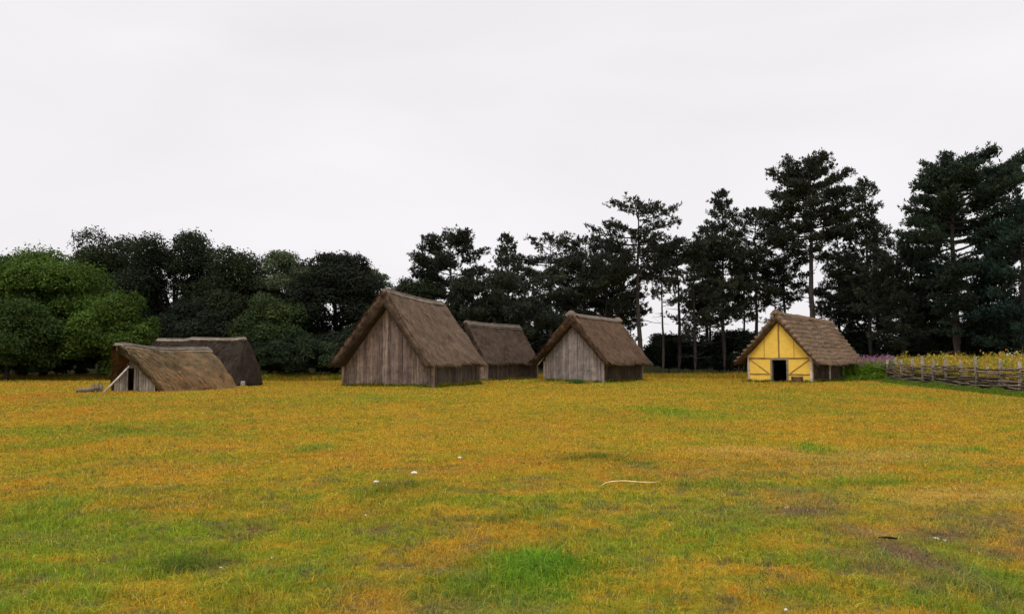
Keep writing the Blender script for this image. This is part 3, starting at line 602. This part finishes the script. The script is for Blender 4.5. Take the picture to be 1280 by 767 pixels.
def broadleaf(label, px, top, halfpx, Y, base_y=475, seed=1, col=(.035, .05, .02), nleaf=42000, leaf=.17, lobes=46, lobe_r=.27, name='broadleaf_tree', cat='tree', group='leafy trees behind the huts', ry=None, open_=0.0, flat=.0, col2=None, trunk=True):
    r = np.random.default_rng(seed); X0 = at(px, Y); z0 = float(terrain(X0, Y)); H = zt(top, Y) - z0; zb = max(0.05, zt(base_y, Y) - z0); Rm = halfpx * Y / F; Ry = ry or Rm * .9
    t = thing(name, label, cat, (X0, Y, z0), 0, group); cz = (H + zb) / 2; hz = (H - zb) / 2
    # lobes spread through the crown volume
    Lc = []
    while len(Lc) < lobes:
        p = r.uniform(-1, 1, 3); d = np.linalg.norm(p)
        if d > 1 or (d < .45 and r.uniform() < .6): continue
        if p[2] < 0: p[:2] *= 1 + .6 * abs(p[2]); 
        Lc.append(p)
    Lc = np.array(Lc); lr = lobe_r * r.uniform(.6, 1.25, lobes); lrm = lr * 1.3 * min(Rm, hz * 1.25)
    Cn = Lc * (1 - lr[:, None] * .8) * [Rm, Ry, hz] + [0, 0, cz]
    w = lrm ** 2; cnt = r.multinomial(nleaf, w / w.sum()); li = np.repeat(np.arange(lobes), cnt); n = len(li)
    d = r.normal(0, 1, (n, 3)); d /= np.linalg.norm(d, axis=1, keepdims=True); d[:, 2] = np.where(d[:, 2] < -.35, -d[:, 2], d[:, 2]); rr = lrm[li] * (r.uniform(.15, 1, n) ** .35)
    bmp = .50 + .95 * fbm(d[:, 0] * 2.2 + li * 3.1, d[:, 2] * 2.2 + d[:, 1] * 1.7, 1.7, seed, 4, .6); spr = r.uniform(0, 1, n) < .03; bmp = bmp * np.where(spr, r.uniform(1, 1.35, n), 1)
    P = Cn[li] + d * (rr * bmp)[:, None] * [1, 1, .85]
    keep = (P[:, 2] > .05); P = P[keep]; d = d[keep]; li = li[keep]; n = len(P)
    nn = d + r.normal(0, .65, (n, 3)); nn[:, 2] += .25; nn /= np.linalg.norm(nn, axis=1, keepdims=True); u = np.cross(nn, r.normal(0, 1, (n, 3))); u /= np.linalg.norm(u, axis=1, keepdims=True); v = np.cross(nn, u); sz = leaf * r.uniform(.45, 1.5, (n, 1))
    V = np.stack([P - u * sz * .5, P + v * sz * .36 - u * sz * .05 + nn * sz * .1, P + u * sz * .6, P - v * sz * .36 - u * sz * .05 + nn * sz * .1], 1).reshape(-1, 3); q = np.arange(n)[:, None] * 4 + np.array([[0, 1, 2, 3]])
    lv = r.uniform(.7, 1.3, (lobes, 1)); c = np.array(col) * lv[li] * r.uniform(.6, 1.4, (n, 1)) * (1 + r.normal(0, .12, (n, 1)) * np.array([[1, .1, -.5]]))
    if col2 is not None:
        s = (r.uniform(0, 1, lobes) < .35)[li]; c[s] = np.array(col2) * r.uniform(.6, 1.4, (s.sum(), 1))
    tk = MB(); nm = 'trunk'
    base = np.array([0, 0, -.3]); ctr = np.array([*r.normal(0, .15, 2), zb + (H - zb) * .35]); tr = .05 * H * (.5 if not trunk else 1) * .55
    tk.tube([base, (base + ctr) / 2 + [*r.normal(0, .1, 2), 0], ctr], [tr * 1.2, tr, tr * .75], 8)
    for i in r.choice(lobes, min(lobes, 16), False):
        mid = (ctr + Cn[i]) / 2 + r.normal(0, .2, 3) + [0, 0, .1]; tk.tube([ctr - [0, 0, r.uniform(0, .3) * (ctr[2])], mid, Cn[i]], [tr * .45, tr * .28, tr * .1], 5)
    tk.build('trunk' if trunk else 'stem', M['bark'], t, True); mesh('crown' if trunk else 'foliage', V, [q], M['leaf'], t, np.repeat(np.clip(c, .002, 1), 4, 0)); return t
GL = (.062, .103, .018); DK = (.030, .038, .018); MID = (.034, .050, .022); PALE = (.085, .11, .055)
BL = [ # label, px, top, half, Y, base, col, kwargs
 ('bright green bushy tree at the far left edge, rounded and leafy to the ground', 55, 322, 80, 63, 472, GL, dict(nleaf=70000, lobes=60, flat=.0, leaf=.16, lobe_r=.25)),
 ('low bright green leafy bush directly behind the small hut doorway', 148, 378, 56, 60, 474, GL, dict(nleaf=36000, lobes=40, leaf=.15)),
 ('green bush bulging at the left picture edge in front of the bright bushy tree', 10, 378, 62, 58, 474, (.045, .075, .020), dict(nleaf=36000, lobes=40, leaf=.15)),
 ('dark crown rising behind the bright bushy tree, left of the tallest leafy tree', 128, 290, 58, 76, 450, DK, dict(lobes=46)),
 ('dark leafy top peeping over the bright bushy tree at the far left', 22, 302, 50, 78, 450, DK, dict(nleaf=30000)),
 ('tallest dark leafy tree, with a rounded top and small sky gaps, above the small huts', 218, 283, 58, 72, 458, (.028, .036, .02), dict(nleaf=42000, lobes=48, lobe_r=.25)),
 ('dark rounded tree right of the tallest leafy tree, above the dark hut', 290, 311, 48, 70, 465, DK, dict(nleaf=36000)),
 ('pale grey-green willowy tree between two dark trees in the leafy row', 352, 318, 44, 70, 450, PALE, dict(nleaf=42000, leaf=.14, lobes=60, lobe_r=.22)),
 ('mid green bush with lighter leaves below the pale willowy tree', 338, 374, 40, 66, 474, (.045, .068, .024), dict(nleaf=30000, leaf=.15, col2=(.07, .10, .03))),
 ('broad black-green tree just left of the largest plank shed', 418, 319, 58, 70, 474, (.022, .026, .017), dict(nleaf=60000, lobes=60, lobe_r=.22)),
 ('grey-green tree showing its pale top just behind the broad black-green tree', 462, 330, 26, 80, 440, PALE, dict(nleaf=22000, leaf=.14)),
 ('low dark bush at the foot of the broad black-green tree', 375, 425, 50, 63, 475, (.03, .045, .022), dict(nleaf=26000, leaf=.14, lobes=30, trunk=False, name='bush', cat='bush')),
 ('small dark round tree rising behind the largest shed roof ridge', 512, 340, 34, 76, 470, DK, dict(nleaf=34000)),
 ('dark shrubby tree between the largest shed roof and the round isolated pine', 478, 372, 34, 73, 470, (.022, .028, .018), dict(nleaf=30000)),
 ('dark bush under the left leafy trees between the mossy hut and the left edge', 70, 430, 80, 66, 478, (.03, .045, .02), dict(nleaf=30000, lobes=40, trunk=False, name='bush', cat='bush')),
 ('dark low bush directly behind the ridge of the dark hut', 205, 420, 70, 68, 478, (.025, .035, .018), dict(nleaf=30000, lobes=40, trunk=False, name='bush', cat='bush')),
 ('low green bush at the left picture edge touching the meadow', 8, 440, 45, 60, 478, (.035, .055, .02), dict(nleaf=20000, lobes=30, trunk=False, name='bush', cat='bush')),
 ('black-green low bush just right of the dark hut', 318, 430, 44, 64, 478, (.028, .042, .02), dict(nleaf=22000, lobes=34, trunk=False, name='bush', cat='bush')),
 ('black-green bush against the left wall of the largest shed', 440, 418, 50, 66, 478, (.022, .03, .018), dict(nleaf=24000, lobes=36, trunk=False, name='bush', cat='bush')),
 ('dark green thicket tree in the gap below the tallest leafy tree', 248, 385, 50, 66, 475, (.022, .03, .018), dict(nleaf=34000, lobes=40)),
]
for i, (lb, px, tp, hw, Yd, by, c, kw) in enumerate(BL):
    kw['nleaf'] = int(kw.get('nleaf', 42000) * 1.5); kw['lobes'] = int(kw.get('lobes', 46) * (1.1 if c[1] > .07 else 1.4))
    broadleaf(lb, px, tp - 9, hw * (1.15 if c[1] > .07 else 1.3), Yd, by, 100 + i, c, **kw)
G = 'pines behind the thatched buildings'
PN = [ # label, px, top, half, crown base y, Y, kind, kwargs
 ('round open-crowned pine standing alone against the sky right of the largest shed', 563, 291, 42, 385, 78, 'dome', dict(dens=1.4, dead=2, step=.42)),
 ('narrow dark pine with a blunt pointed tip right of the round isolated pine', 634, 293, 34, 420, 76, 'cone', dict(dens=1.3, step=.45)),
 ('pine with a flat layered crown and a bare lower trunk above the set-back shed', 688, 294, 40, 372, 80, 'dome', dict(dens=1.1, dead=8)),
 ('flat-topped pine immediately left of the tall spreading pine', 733, 296, 36, 400, 82, 'dome', dict(dens=1.2)),
 ('tall spreading pine with upturned branch tips directly above the pale plank shed', 799, 250, 50, 360, 74, 'umbrella', dict(dens=.95, dead=5, tr=.27, up=.05, col=(.03, .035, .025))),
 ('slim straight-trunked pine just right of the pale plank shed', 828, 326, 24, 385, 76, 'dome', dict(dens=.8, dead=8, tr=.15)),
 ('sparse pine with many bare twigs midway between the pale shed and the yellow house', 868, 306, 30, 430, 78, 'column', dict(dens=.8, dead=12, tr=.19)),
 ('tall pointed dark pine left of the yellow house roof', 905, 236, 42, 400, 80, 'cone', dict(dens=1.35, step=.45, dead=6)),
 ('pine with a ragged crown between the pointed pine and the highest bare-trunked pine', 946, 262, 34, 385, 82, 'dome', dict(dens=1.1, dead=9)),
 ('tall pine with a thick bare trunk and domed crown behind the yellow house ridge', 1016, 197, 47, 318, 76, 'dome', dict(dens=1.35, dead=7, tr=.34, step=.5)),
 ('pine with a peaked crown right of the thick bare-trunked pine', 1088, 222, 42, 395, 79, 'cone', dict(dens=1.3, step=.48)),
 ('biggest pine at the right, wide flat-topped crown with long limbs reaching right', 1196, 190, 70, 415, 66, 'umbrella', dict(dens=1.35, dead=5, tr=.34, step=.5, col=(.026, .042, .026), skew=.35, up=.08)),
 ('deep green pine cut off by the right picture edge', 1278, 236, 60, 440, 62, 'cone', dict(dens=1.35, step=.5, col=(.024, .046, .032))),
 ('lower dense pine right of the peaked pine, below the biggest crown', 1128, 300, 46, 435, 72, 'dome', dict(dens=1.3, step=.5)),
 ('short bushy pine filling the space below the biggest pine', 1210, 335, 60, 440, 72, 'dome', dict(dens=1.3, step=.5)),
 ('low spreading pine bough tree behind the set-back shed roof', 655, 345, 52, 425, 72, 'dome', dict(dens=1.3, step=.5, dead=2)),
 ('low dark pine behind the round isolated pine trunk', 590, 352, 42, 440, 74, 'dome', dict(dens=1.5, step=.45, dead=2)),
 ('leaning lower pine with wide dark boughs left of the tall spreading pine trunk', 756, 322, 46, 405, 78, 'dome', dict(dens=1.3, step=.5, dead=4, lean=.05)),
 ('dark dense pine with wide boughs right of the tall spreading pine', 848, 300, 40, 352, 80, 'dome', dict(dens=1.35, dead=5)),
 ('thin pine with see-through foliage behind the pointed dark pine', 888, 300, 24, 440, 88, 'column', dict(dens=.6, dead=8, tr=.15)),
 ('slender background pine directly left of the yellow house gable', 930, 308, 26, 400, 88, 'column', dict(dens=.8, dead=8, tr=.16)),
 ('small crooked pine showing through the gap left of the bare thick trunk', 968, 330, 24, 410, 90, 'dome', dict(dens=.8, dead=6, tr=.16, lean=.04)),
 ('dark lower pine right behind the yellow house roof slope', 1062, 318, 34, 425, 84, 'dome', dict(dens=1.1, dead=4)),
 ('background pine filling the dark gap below the biggest pine crown, left side', 1152, 262, 40, 430, 84, 'cone', dict(dens=1.1, dead=3)),
 ('slender background pine left of the flat layered pine', 708, 330, 28, 420, 90, 'column', dict(dens=.8, dead=8, tr=.15)),
 ('dark dense pine filling between the yellow house roof and the lower dense pine', 1098, 345, 42, 432, 86, 'dome', dict(dens=1.2, step=.5, dead=2)),
 ('low wide pine behind the flat layered pine trunk', 700, 375, 44, 435, 88, 'dome', dict(dens=1.2, step=.5, dead=2)),
 ('dark low pine left of the blunt narrow pine, close behind the set-back shed', 612, 372, 40, 440, 86, 'dome', dict(dens=1.3, step=.5, dead=1)),
 ('dark pine shoulder to shoulder with the left side of the thick bare-trunked pine', 982, 262, 32, 378, 83, 'dome', dict(dens=1.2, dead=12, tr=.2)),
 ('mid-height dark pine just right of the sparse twiggy pine', 884, 282, 28, 420, 84, 'column', dict(dens=1.1, dead=6)),
 ('pine touching the tall spreading pine on its left, with ragged dark boughs', 765, 296, 34, 400, 86, 'dome', dict(dens=1.1, dead=4)),
 ('narrow dark pine close behind the yellow house ridge, right of the bare trunk', 1050, 262, 28, 400, 88, 'column', dict(dens=1.1, dead=4)),
 ('low pine with drooping dark boughs right behind the pale plank shed ridge', 778, 360, 34, 425, 84, 'dome', dict(dens=1.0, dead=3)),
]
for i, (lb, px, tp, hw, by, Yd, kd, kw) in enumerate(PN):
    kw['dens'] *= .92
    pine(lb, px, tp, hw * 1.27, by, Yd, kd, seed=200 + i, **kw)
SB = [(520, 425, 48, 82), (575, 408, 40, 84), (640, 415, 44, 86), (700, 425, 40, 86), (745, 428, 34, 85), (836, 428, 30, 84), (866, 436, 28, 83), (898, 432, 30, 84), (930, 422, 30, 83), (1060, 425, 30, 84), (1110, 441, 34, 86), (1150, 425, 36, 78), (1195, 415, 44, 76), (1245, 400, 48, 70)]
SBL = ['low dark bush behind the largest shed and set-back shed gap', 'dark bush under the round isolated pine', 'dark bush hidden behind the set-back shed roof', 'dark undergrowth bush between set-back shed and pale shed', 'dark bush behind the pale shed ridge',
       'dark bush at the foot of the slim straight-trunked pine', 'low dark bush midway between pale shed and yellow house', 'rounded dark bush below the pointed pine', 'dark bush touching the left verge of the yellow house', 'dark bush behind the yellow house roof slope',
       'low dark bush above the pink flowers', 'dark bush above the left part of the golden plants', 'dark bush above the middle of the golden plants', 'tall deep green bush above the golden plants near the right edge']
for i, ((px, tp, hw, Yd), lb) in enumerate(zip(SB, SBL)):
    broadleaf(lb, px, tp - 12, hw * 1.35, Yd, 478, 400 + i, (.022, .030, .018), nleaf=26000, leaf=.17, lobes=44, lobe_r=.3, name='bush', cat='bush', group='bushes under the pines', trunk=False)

# ================================================================ wattle fence
FP = np.array([(22.5, 31.0), (22.9, 34.0), (23.35, 37.0), (24.05, 41.5), (25.2, 48), (26.5, 55), (28.2, 64.0)])
def fline(s):                                                   # s = distance (y)
    return np.array([np.interp(s, FP[:, 1], FP[:, 0]), s])
def fence():
    r = np.random.default_rng(8); a = fline(31); t = thing('wattle_fence', 'low woven wattle fence of grey stakes and rods, right of the yellow house', 'fence', (a[0], a[1], float(terrain(*a))))
    pxs = [1330, 1300, 1273, 1246, 1220, 1198, 1182, 1165, 1153, 1138, 1126, 1116, 1107, 1098, 1090, 1081]; ys = []
    for p in pxs:
        yy = np.linspace(31, 64, 400); xx = np.array([fline(v)[0] for v in yy]); ys.append(yy[np.argmin(np.abs(640 + F * xx / yy - p))])
    pts = []
    for k, yv_ in enumerate(ys):
        p = fline(yv_); z = float(terrain(*p)); hh = r.uniform(1.5, 1.8); w = r.uniform(.06, .09) + .0007 * yv_; q = r.normal(0, .04, 2); b = MB()
        b.tube([(p[0] - a[0], p[1] - a[1], z - .3 - t.location.z), (p[0] - a[0] + q[0], p[1] - a[1] + q[1], z + hh * .5 - t.location.z), (p[0] - a[0] + q[0] * 1.5, p[1] - a[1] + q[1], z + hh - t.location.z)], [w, w * .95, w * .8], 7, tuple(np.array([1, .98, .93]) * r.uniform(.8, 1.35))); b.build('stake', M['stake'], t, True); pts.append((p, z))
    for k in range(len(pts) - 1):
        (p, z), (p2, z2) = pts[k], pts[k + 1]; b = MB(); d = (p2 - p); n = np.array([d[1], -d[0]]) / (np.linalg.norm(d) + 1e-6); nr = 13
        for i in range(nr):
            zz = .08 + i * (1.24 / nr) + r.normal(0, .02)
            if 4 < i and r.uniform() < .33: continue
            sgn = 1 if (i + k) % 2 else -1; ss = np.linspace(-.06, 1.06, 6); sag = r.normal(0, .025); P = []
            for s in ss: pt = p + d * s + n * (sgn * .075 * math.cos(s * math.pi) + r.normal(0, .008)); P.append((pt[0] - a[0], pt[1] - a[1], z + (z2 - z) * s + zz + sag * math.sin(s * 3.1) + r.normal(0, .014) - t.location.z))
            b.tube(P, r.uniform(.018, .036) + .0003 * p[1], 5, tuple(np.array([1, .95, .9]) * r.uniform(.25, 1.45)))
        b.build('woven_panel', M['rod'], t, True)
fence()
def spare_stakes():
    for k, (px, yv_, lb) in enumerate([(1232, 41.5, 'short grey stake standing loose in the golden plants just behind the fence, left one'), (1257, 39.5, 'short grey stake standing loose in the golden plants nearer the right edge')]):
        x = at(px, yv_); z = float(terrain(x, yv_)); b = MB(); b.tube([(0, 0, -.2), (.02, 0, .6), (.03, .01, 1.25 - .1 * k)], [.075, .07, .06], 7, (1, 1, 1)); o = b.build('wooden_stake', M['stake'], None, True, (x, yv_, z)); prop(o, lb, 'stake', 'loose stakes behind the fence')
spare_stakes()
# ---- plants by the fence (uncountable)
def plants():
    r = np.random.default_rng(31)
    def fxx(y): return np.interp(y, FP[:, 1], FP[:, 0])
    # golden plants
    n = 95000; y = 32 + 36 * r.uniform(0, 1, n) ** .8; off = .5 + 15 * r.uniform(0, 1, n) ** 1.5; x = fxx(y) + off; h = r.uniform(.5, 1.2, n) * (.4 + 1.2 * fbm(x, y, .8, 3, 3)) * (1 + .3 * (r.uniform(0, 1, n) < .06)) * 1.0
    pal = np.array([(.50, .38, .05), (.54, .35, .05), (.34, .36, .05), (.22, .28, .04), (.52, .25, .06)]); c = pal[r.integers(0, 5, n)] * r.uniform(.6, 1.3, (n, 1))
    a = blades(x, y, h, .03 * r.uniform(.6, 1.4, n), c, .22, .15, seed=5)
    m = 60000; i = r.integers(0, n, m); P = np.stack([x[i], y[i], terrain(x[i], y[i]) + h[i] * r.uniform(.55, 1.0, m)], 1); tf = tuft_cloud(r, P, np.tile([0, 0, .4], (m, 1)), 2, .13, .06, c[i], .2)
    V, f, C = join([a, tf]); o = mesh('golden_plants', V, f, M['grass'], None, C); prop(o, kind='stuff')
    # green weeds at the foot of the fence
    n = 60000; y = 31 + 35 * r.uniform(0, 1, n); o_ = r.normal(-.50, .36, n); x = fxx(y) + o_; h = r.uniform(.08, .30, n) * (.1 + 1.7 * fbm(x, y, .9, 8, 3)) * np.exp(-((o_ + .35) / .9) ** 2)
    pal = np.array([(.10, .21, .02), (.17, .30, .02), (.06, .13, .02), (.22, .28, .03), (.16, .13, .03)]); c = pal[r.integers(0, 5, n)] * r.uniform(.5, 1.4, (n, 1)); a = blades(x, y, h, .035 * r.uniform(.6, 1.4, n), c, .5, .3, seed=6)
    n = 14000; y = r.uniform(57.5, 65.5, n); x = r.uniform(23.2, 28.6, n); h = r.uniform(.3, .75, n) * (.3 + 1.2 * fbm(x, y, .9, 18, 3)); keep = np.abs((x - 24.5) * .6 + (y - 61) * .5) < 2.4; x, y, h = x[keep], y[keep], h[keep]; c2 = pal[r.integers(0, 4, len(x))] * r.uniform(.6, 1.3, (len(x), 1)); b = blades(x, y, h, .045, c2, .5, .3, seed=7)
    n = 30000; y = 31 + 34 * r.uniform(0, 1, n); x = fxx(y) + r.uniform(.2, .9, n); h = r.uniform(.4, .85, n); pal2 = np.array([(.05, .08, .015), (.08, .09, .02), (.10, .07, .03)]); c3 = pal2[r.integers(0, 3, n)] * r.uniform(.6, 1.3, (n, 1)); b2 = blades(x, y, h, .04, c3, .3, .2, seed=17)
    V, f, C = join([a, b, b2]); o = mesh('fence_weeds', V, f, M['grass'], None, C); prop(o, kind='stuff')
    # willowherb: leafy stems with pink spikes
    ns = 800; y = 58 + 8 * r.uniform(0, 1, ns); x = at(1050 + 66 * r.uniform(0, 1, ns) ** 1.3, y) + r.normal(0, .1, ns); z = terrain(x, y); h = r.uniform(1.0, 1.85, ns); parts = []
    parts.append(blades(x, y, h, .03, np.tile([.12, .18, .03], (ns, 1)), .08, .05, seed=8))
    m = ns * 26; i = r.integers(0, ns, m); fz = r.uniform(.1, .82, m); P = np.stack([x[i], y[i], z[i] + h[i] * fz], 1) + r.normal(0, .04, (m, 3)); d = r.normal(0, 1, (m, 3)); d[:, 2] = .3; parts.append(tuft_cloud(r, P, d, 1, .2, .05, np.tile([.15, .27, .02], (m, 1)), .1))
    V, f, C = join(parts); o = mesh('willowherb_leaves', V, f, M['grass'], None, C); prop(o, kind='stuff')
    m = ns * 4; i = r.integers(0, ns, m); P = np.stack([x[i], y[i], z[i] + h[i] * r.uniform(.80, 1.02, m)], 1) + r.normal(0, .03, (m, 3)); tf = tuft_cloud(r, P, np.tile([0, 0, .2], (m, 1)), 2, .085, .06, np.tile([.36, .17, .26], (m, 1)), .1); o = mesh('willowherb_flowers', tf[0], [tf[1], tf[2]], M['petal'], None, tf[3]); prop(o, kind='stuff')
plants()

# ================================================================ small things
def blob(name, label, px, py, size, seed, flat=.6, mat='stone', cat='stone', group=None, c=(1, 1, 1)):
    size *= .8
    x, y = gnd(px, py); r = np.random.default_rng(seed); nu, nv = 12, 8; V = []
    for i in range(nv + 1):
        for j in range(nu):
            th = math.pi * i / nv; ph = 2 * math.pi * j / nu; d = np.array([math.sin(th) * math.cos(ph), math.sin(th) * math.sin(ph), math.cos(th)]); k = .75 + .5 * float(vnoise(d[0] * 1.6 + seed * 3.1, d[1] * 1.6 + d[2] * 1.3, seed)); V.append(d * size * k * [1, .8, flat])
    q = [(i * nu + j, (i + 1) * nu + j, (i + 1) * nu + (j + 1) % nu, i * nu + (j + 1) % nu) for i in range(nv) for j in range(nu)]
    o = mesh(name, V, [np.array(q)], M[mat], None, np.tile(c, (len(V), 1)), None, True, (x, y, float(terrain(x, y)) + size * flat * .45)); o.rotation_euler = (0, 0, r.uniform(0, 6)); prop(o, label, cat, group)
PS = 'pale stones lying in the meadow grass'
blob('stone', 'white stone, left one of the close trio in mid meadow', 470, 602, .055, 1, .5, group=PS)
blob('stone', 'small white stone, lowest of the close trio in mid meadow', 484, 609.5, .032, 2, .6, group=PS)
blob('stone', 'largest white stone with a tan side, right one of the close trio in mid meadow', 518, 593, .055, 3, .6, group=PS)
blob('stone', 'small white stone farther back and right of the close trio', 574.5, 574.5, .045, 4, .6, group=PS)
blob('stone', 'tiny white stone below left of the close trio', 457, 641, .018, 5, .6, group=PS)
blob('stone', 'tiny white stone left of the grassy straw tuft in the foreground', 276, 707, .018, 6, .6, group=PS)
blob('stone', 'white stone at the bottom edge of the picture right of the centre green clump', 982, 764, .017, 7, .8, group=PS)
blob('stone', 'pale grey stone lying just right of the black stick', 1171, 675, .036, 8, .5, group=PS, c=(.7, .7, .7))
blob('stone', 'smaller grey stone of the pair right of the black stick', 1181, 677, .026, 9, .5, group=PS, c=(.62, .6, .58))
blob('stone', 'tiny pale stone right of the centre green clump', 761, 700, .015, 10, .6, group=PS)
blob('stone', 'small pale stone on the bare soil patch left of the fence side', 983, 634, .03, 11, .5, group=PS, c=(.75, .68, .68))
blob('stone', 'white stone at the top of the pale straw tuft lower left', 341, 697, .022, 12, .5, group=PS)
# bent pale straw stalk
x0, y0 = gnd(752, 612); pts = []
for px, py in [(751, 611), (757, 606.5), (765, 604.8), (780, 604.5), (800, 605.5), (815, 606.5), (825, 606)]:
    x, y = gnd(px, py); pts.append((x - x0, y - y0, float(terrain(x, y)) + .055))
b = MB(); b.tube(pts, [.004, .007, .009, .009, .008, .007, .004], 6, (1.4, 1.2, .55)); prop(b.build('straw_stalk', M['pole'], None, True, (x0, y0, 0)), 'long pale yellow bent stalk lying on the grass right of centre', 'stalk')
x0, y0 = gnd(1110, 676); b = MB(); b.tube([(-.07, .025, .02), (-.025, .005, .025), (.03, -.005, .022), (.075, -.015, .018)], [.006, .010, .011, .006], 7, (.12, .11, .1)); prop(b.build('charred_stick', M['oak'], None, True, (x0, y0, float(terrain(x0, y0)))), 'short black stick lying on the grass at lower right', 'stick')
# leaning pole at the hut entrance
Yp = 39.2; xa, xb = at(131.5, Yp), at(163, Yp + .7); za = float(terrain(xa, Yp)); b = MB(); b.tube([(0, 0, -.02), ((xb - xa) * .5, .35, .62), (xb - xa, .7, 1.28)], [.05, .045, .035], 7, (1.25, 1.25, 1.25)); prop(b.build('leaning_pole', M['pole'], None, True, (xa, Yp, za)), 'pale pole leaning against the front of the small mossy hut', 'pole')
# log and stubby stakes left of the hut
xl = at(110, 39.0); zl = float(terrain(xl, 39)); b = MB(); b.tube([(-.42, -.08, .1), (-.1, 0, .14), (.35, .06, .17)], [.09, .10, .085], 8, (.85, .8, .75)); prop(b.build('log', M['stake'], None, True, (xl, 39., zl)), 'grey log lying in the grass left of the small mossy hut', 'log')
b = MB(); b.tube([(-.4, .0, .1), (0, 0, .1), (.4, .0, .12)], [.06, .065, .06], 7, (.6, .55, .5)); prop(b.build('log', M['stake'], None, True, (xl + .08, 39.35, zl + .09)), 'thinner dark log just behind the grey log left of the small hut', 'log')
for k, (px, hh, lb) in enumerate([(119, .42, 'short stub post farthest left beside the grey log'), (124.5, .46, 'short stub post in the middle between log and leaning pole'), (128.5, .38, 'short stub post next to the foot of the leaning pole')]):
    xs_ = at(px, 39.6); b = MB(); b.tube([(0, 0, -.1), (.015 * k, 0, hh)], [.075, .06], 7, (.8, .75, .7)); prop(b.build('stub_post', M['stake'], None, True, (xs_, 39.6, float(terrain(xs_, 39.6)))), lb, 'post', 'stub posts by the small hut')
xs_ = at(305, 47.6); b = MB(); b.tube([(0, 0, -.1), (0, 0, .2), (.01, 0, .33)], [.16, .14, .12], 8, (1.2, 1.2, 1.25)); prop(b.build('tree_stump', M['stake'], None, True, (xs_, 47.6, float(terrain(xs_, 47.6)))), 'small grey stump at the right foot of the dark hut', 'stump')
# crate under the yellow wall
hx, hy, hth = 19.0, 57.05, -.82; lx, ly = 1.55, -.42; cx = hx + lx * math.cos(hth) - ly * math.sin(hth); cy = hy + lx * math.sin(hth) + ly * math.cos(hth)
b = MB(); r_ = np.random.default_rng(2)
for k in range(4): b.box(-.36, .36, -.16, -.13, .02 + k * .095, .10 + k * .095, (.8 + .15 * r_.uniform(), .7, .6))
for k in range(4): b.box(-.36, .36, .13, .16, .02 + k * .095, .10 + k * .095, (.8, .7, .6))
for sx in (-1, 1):
    b.box(min(sx * .33, sx * .357), max(sx * .33, sx * .357), -.129, .129, .0, .40, (.9, .8, .7)); b.box(sx * .30 - .03, sx * .30 + .03, -.185, -.161, .0, .41, (1, .9, .8))
b.box(-.37, .37, -.17, .17, .41, .435, (1.1, 1, .9)); cr_ = b.build('wooden_crate', M['oak'], None, False, (cx, cy, float(terrain(cx, cy)) * .5 + .02)); cr_.rotation_euler = (0, 0, hth); prop(cr_, 'small brown wooden crate on the grass beneath the yellow wall right of the door', 'crate')
# pale split branch where the fence meets the house
xw, yw = at(1070, 61.5), 61.5; b = MB()
for k in range(7):
    a = r_.uniform(-.9, .9); ln = r_.uniform(.35, .6); b.tube([(r_.uniform(-.2, .2), 0, .15), (math.sin(a) * ln, r_.uniform(-.1, .1), .3 + math.cos(a) * ln * .6)], [.045, .03], 5, (1.1, 1.05, 1.0))
prop(b.build('brushwood_pile', M['pole'], None, True, (xw, yw, float(terrain(xw, yw)))), 'pale split branches piled where the fence meets the yellow house', 'brushwood')
# plants one can single out
def weed(label, px, py, h, w, n, seed, col=(.06, .12, .025), cat='weed'):
    x, y = gnd(px, py); r = np.random.default_rng(seed); xs, ys = r.normal(0, w, n), r.normal(0, w * .6, n); V, q, t, C = blades(xs, ys, r.uniform(.4, 1, n) * h * np.exp(-(xs / w / 1.8) ** 2), .012 * y / 10 + .004, np.array(col) * r.uniform(.6, 1.5, (n, 1)), .5, .3, z=np.zeros(n) - .02, seed=seed)
    prop(mesh('weed_clump', V, [q, t], M['grass'], None, C, None, False, (x, y, float(terrain(x, y)))), label, cat, None, 'stuff' if n > 500 else None)
weed('dark green weed clump at the foot of the pale plank gable', 722, 479, .42, .45, 260, 3)
weed('pale straw-coloured grass tuft with dry curled blades in the lower left foreground', 335, 712,   .07, .32, 600, 4, (.30, .27, .07), 'grass tuft')
weed('lush bright green grass clump in the centre foreground', 668, 708, .11, .36, 2400, 5, (.10, .22, .012), 'grass clump')
print('scene built')
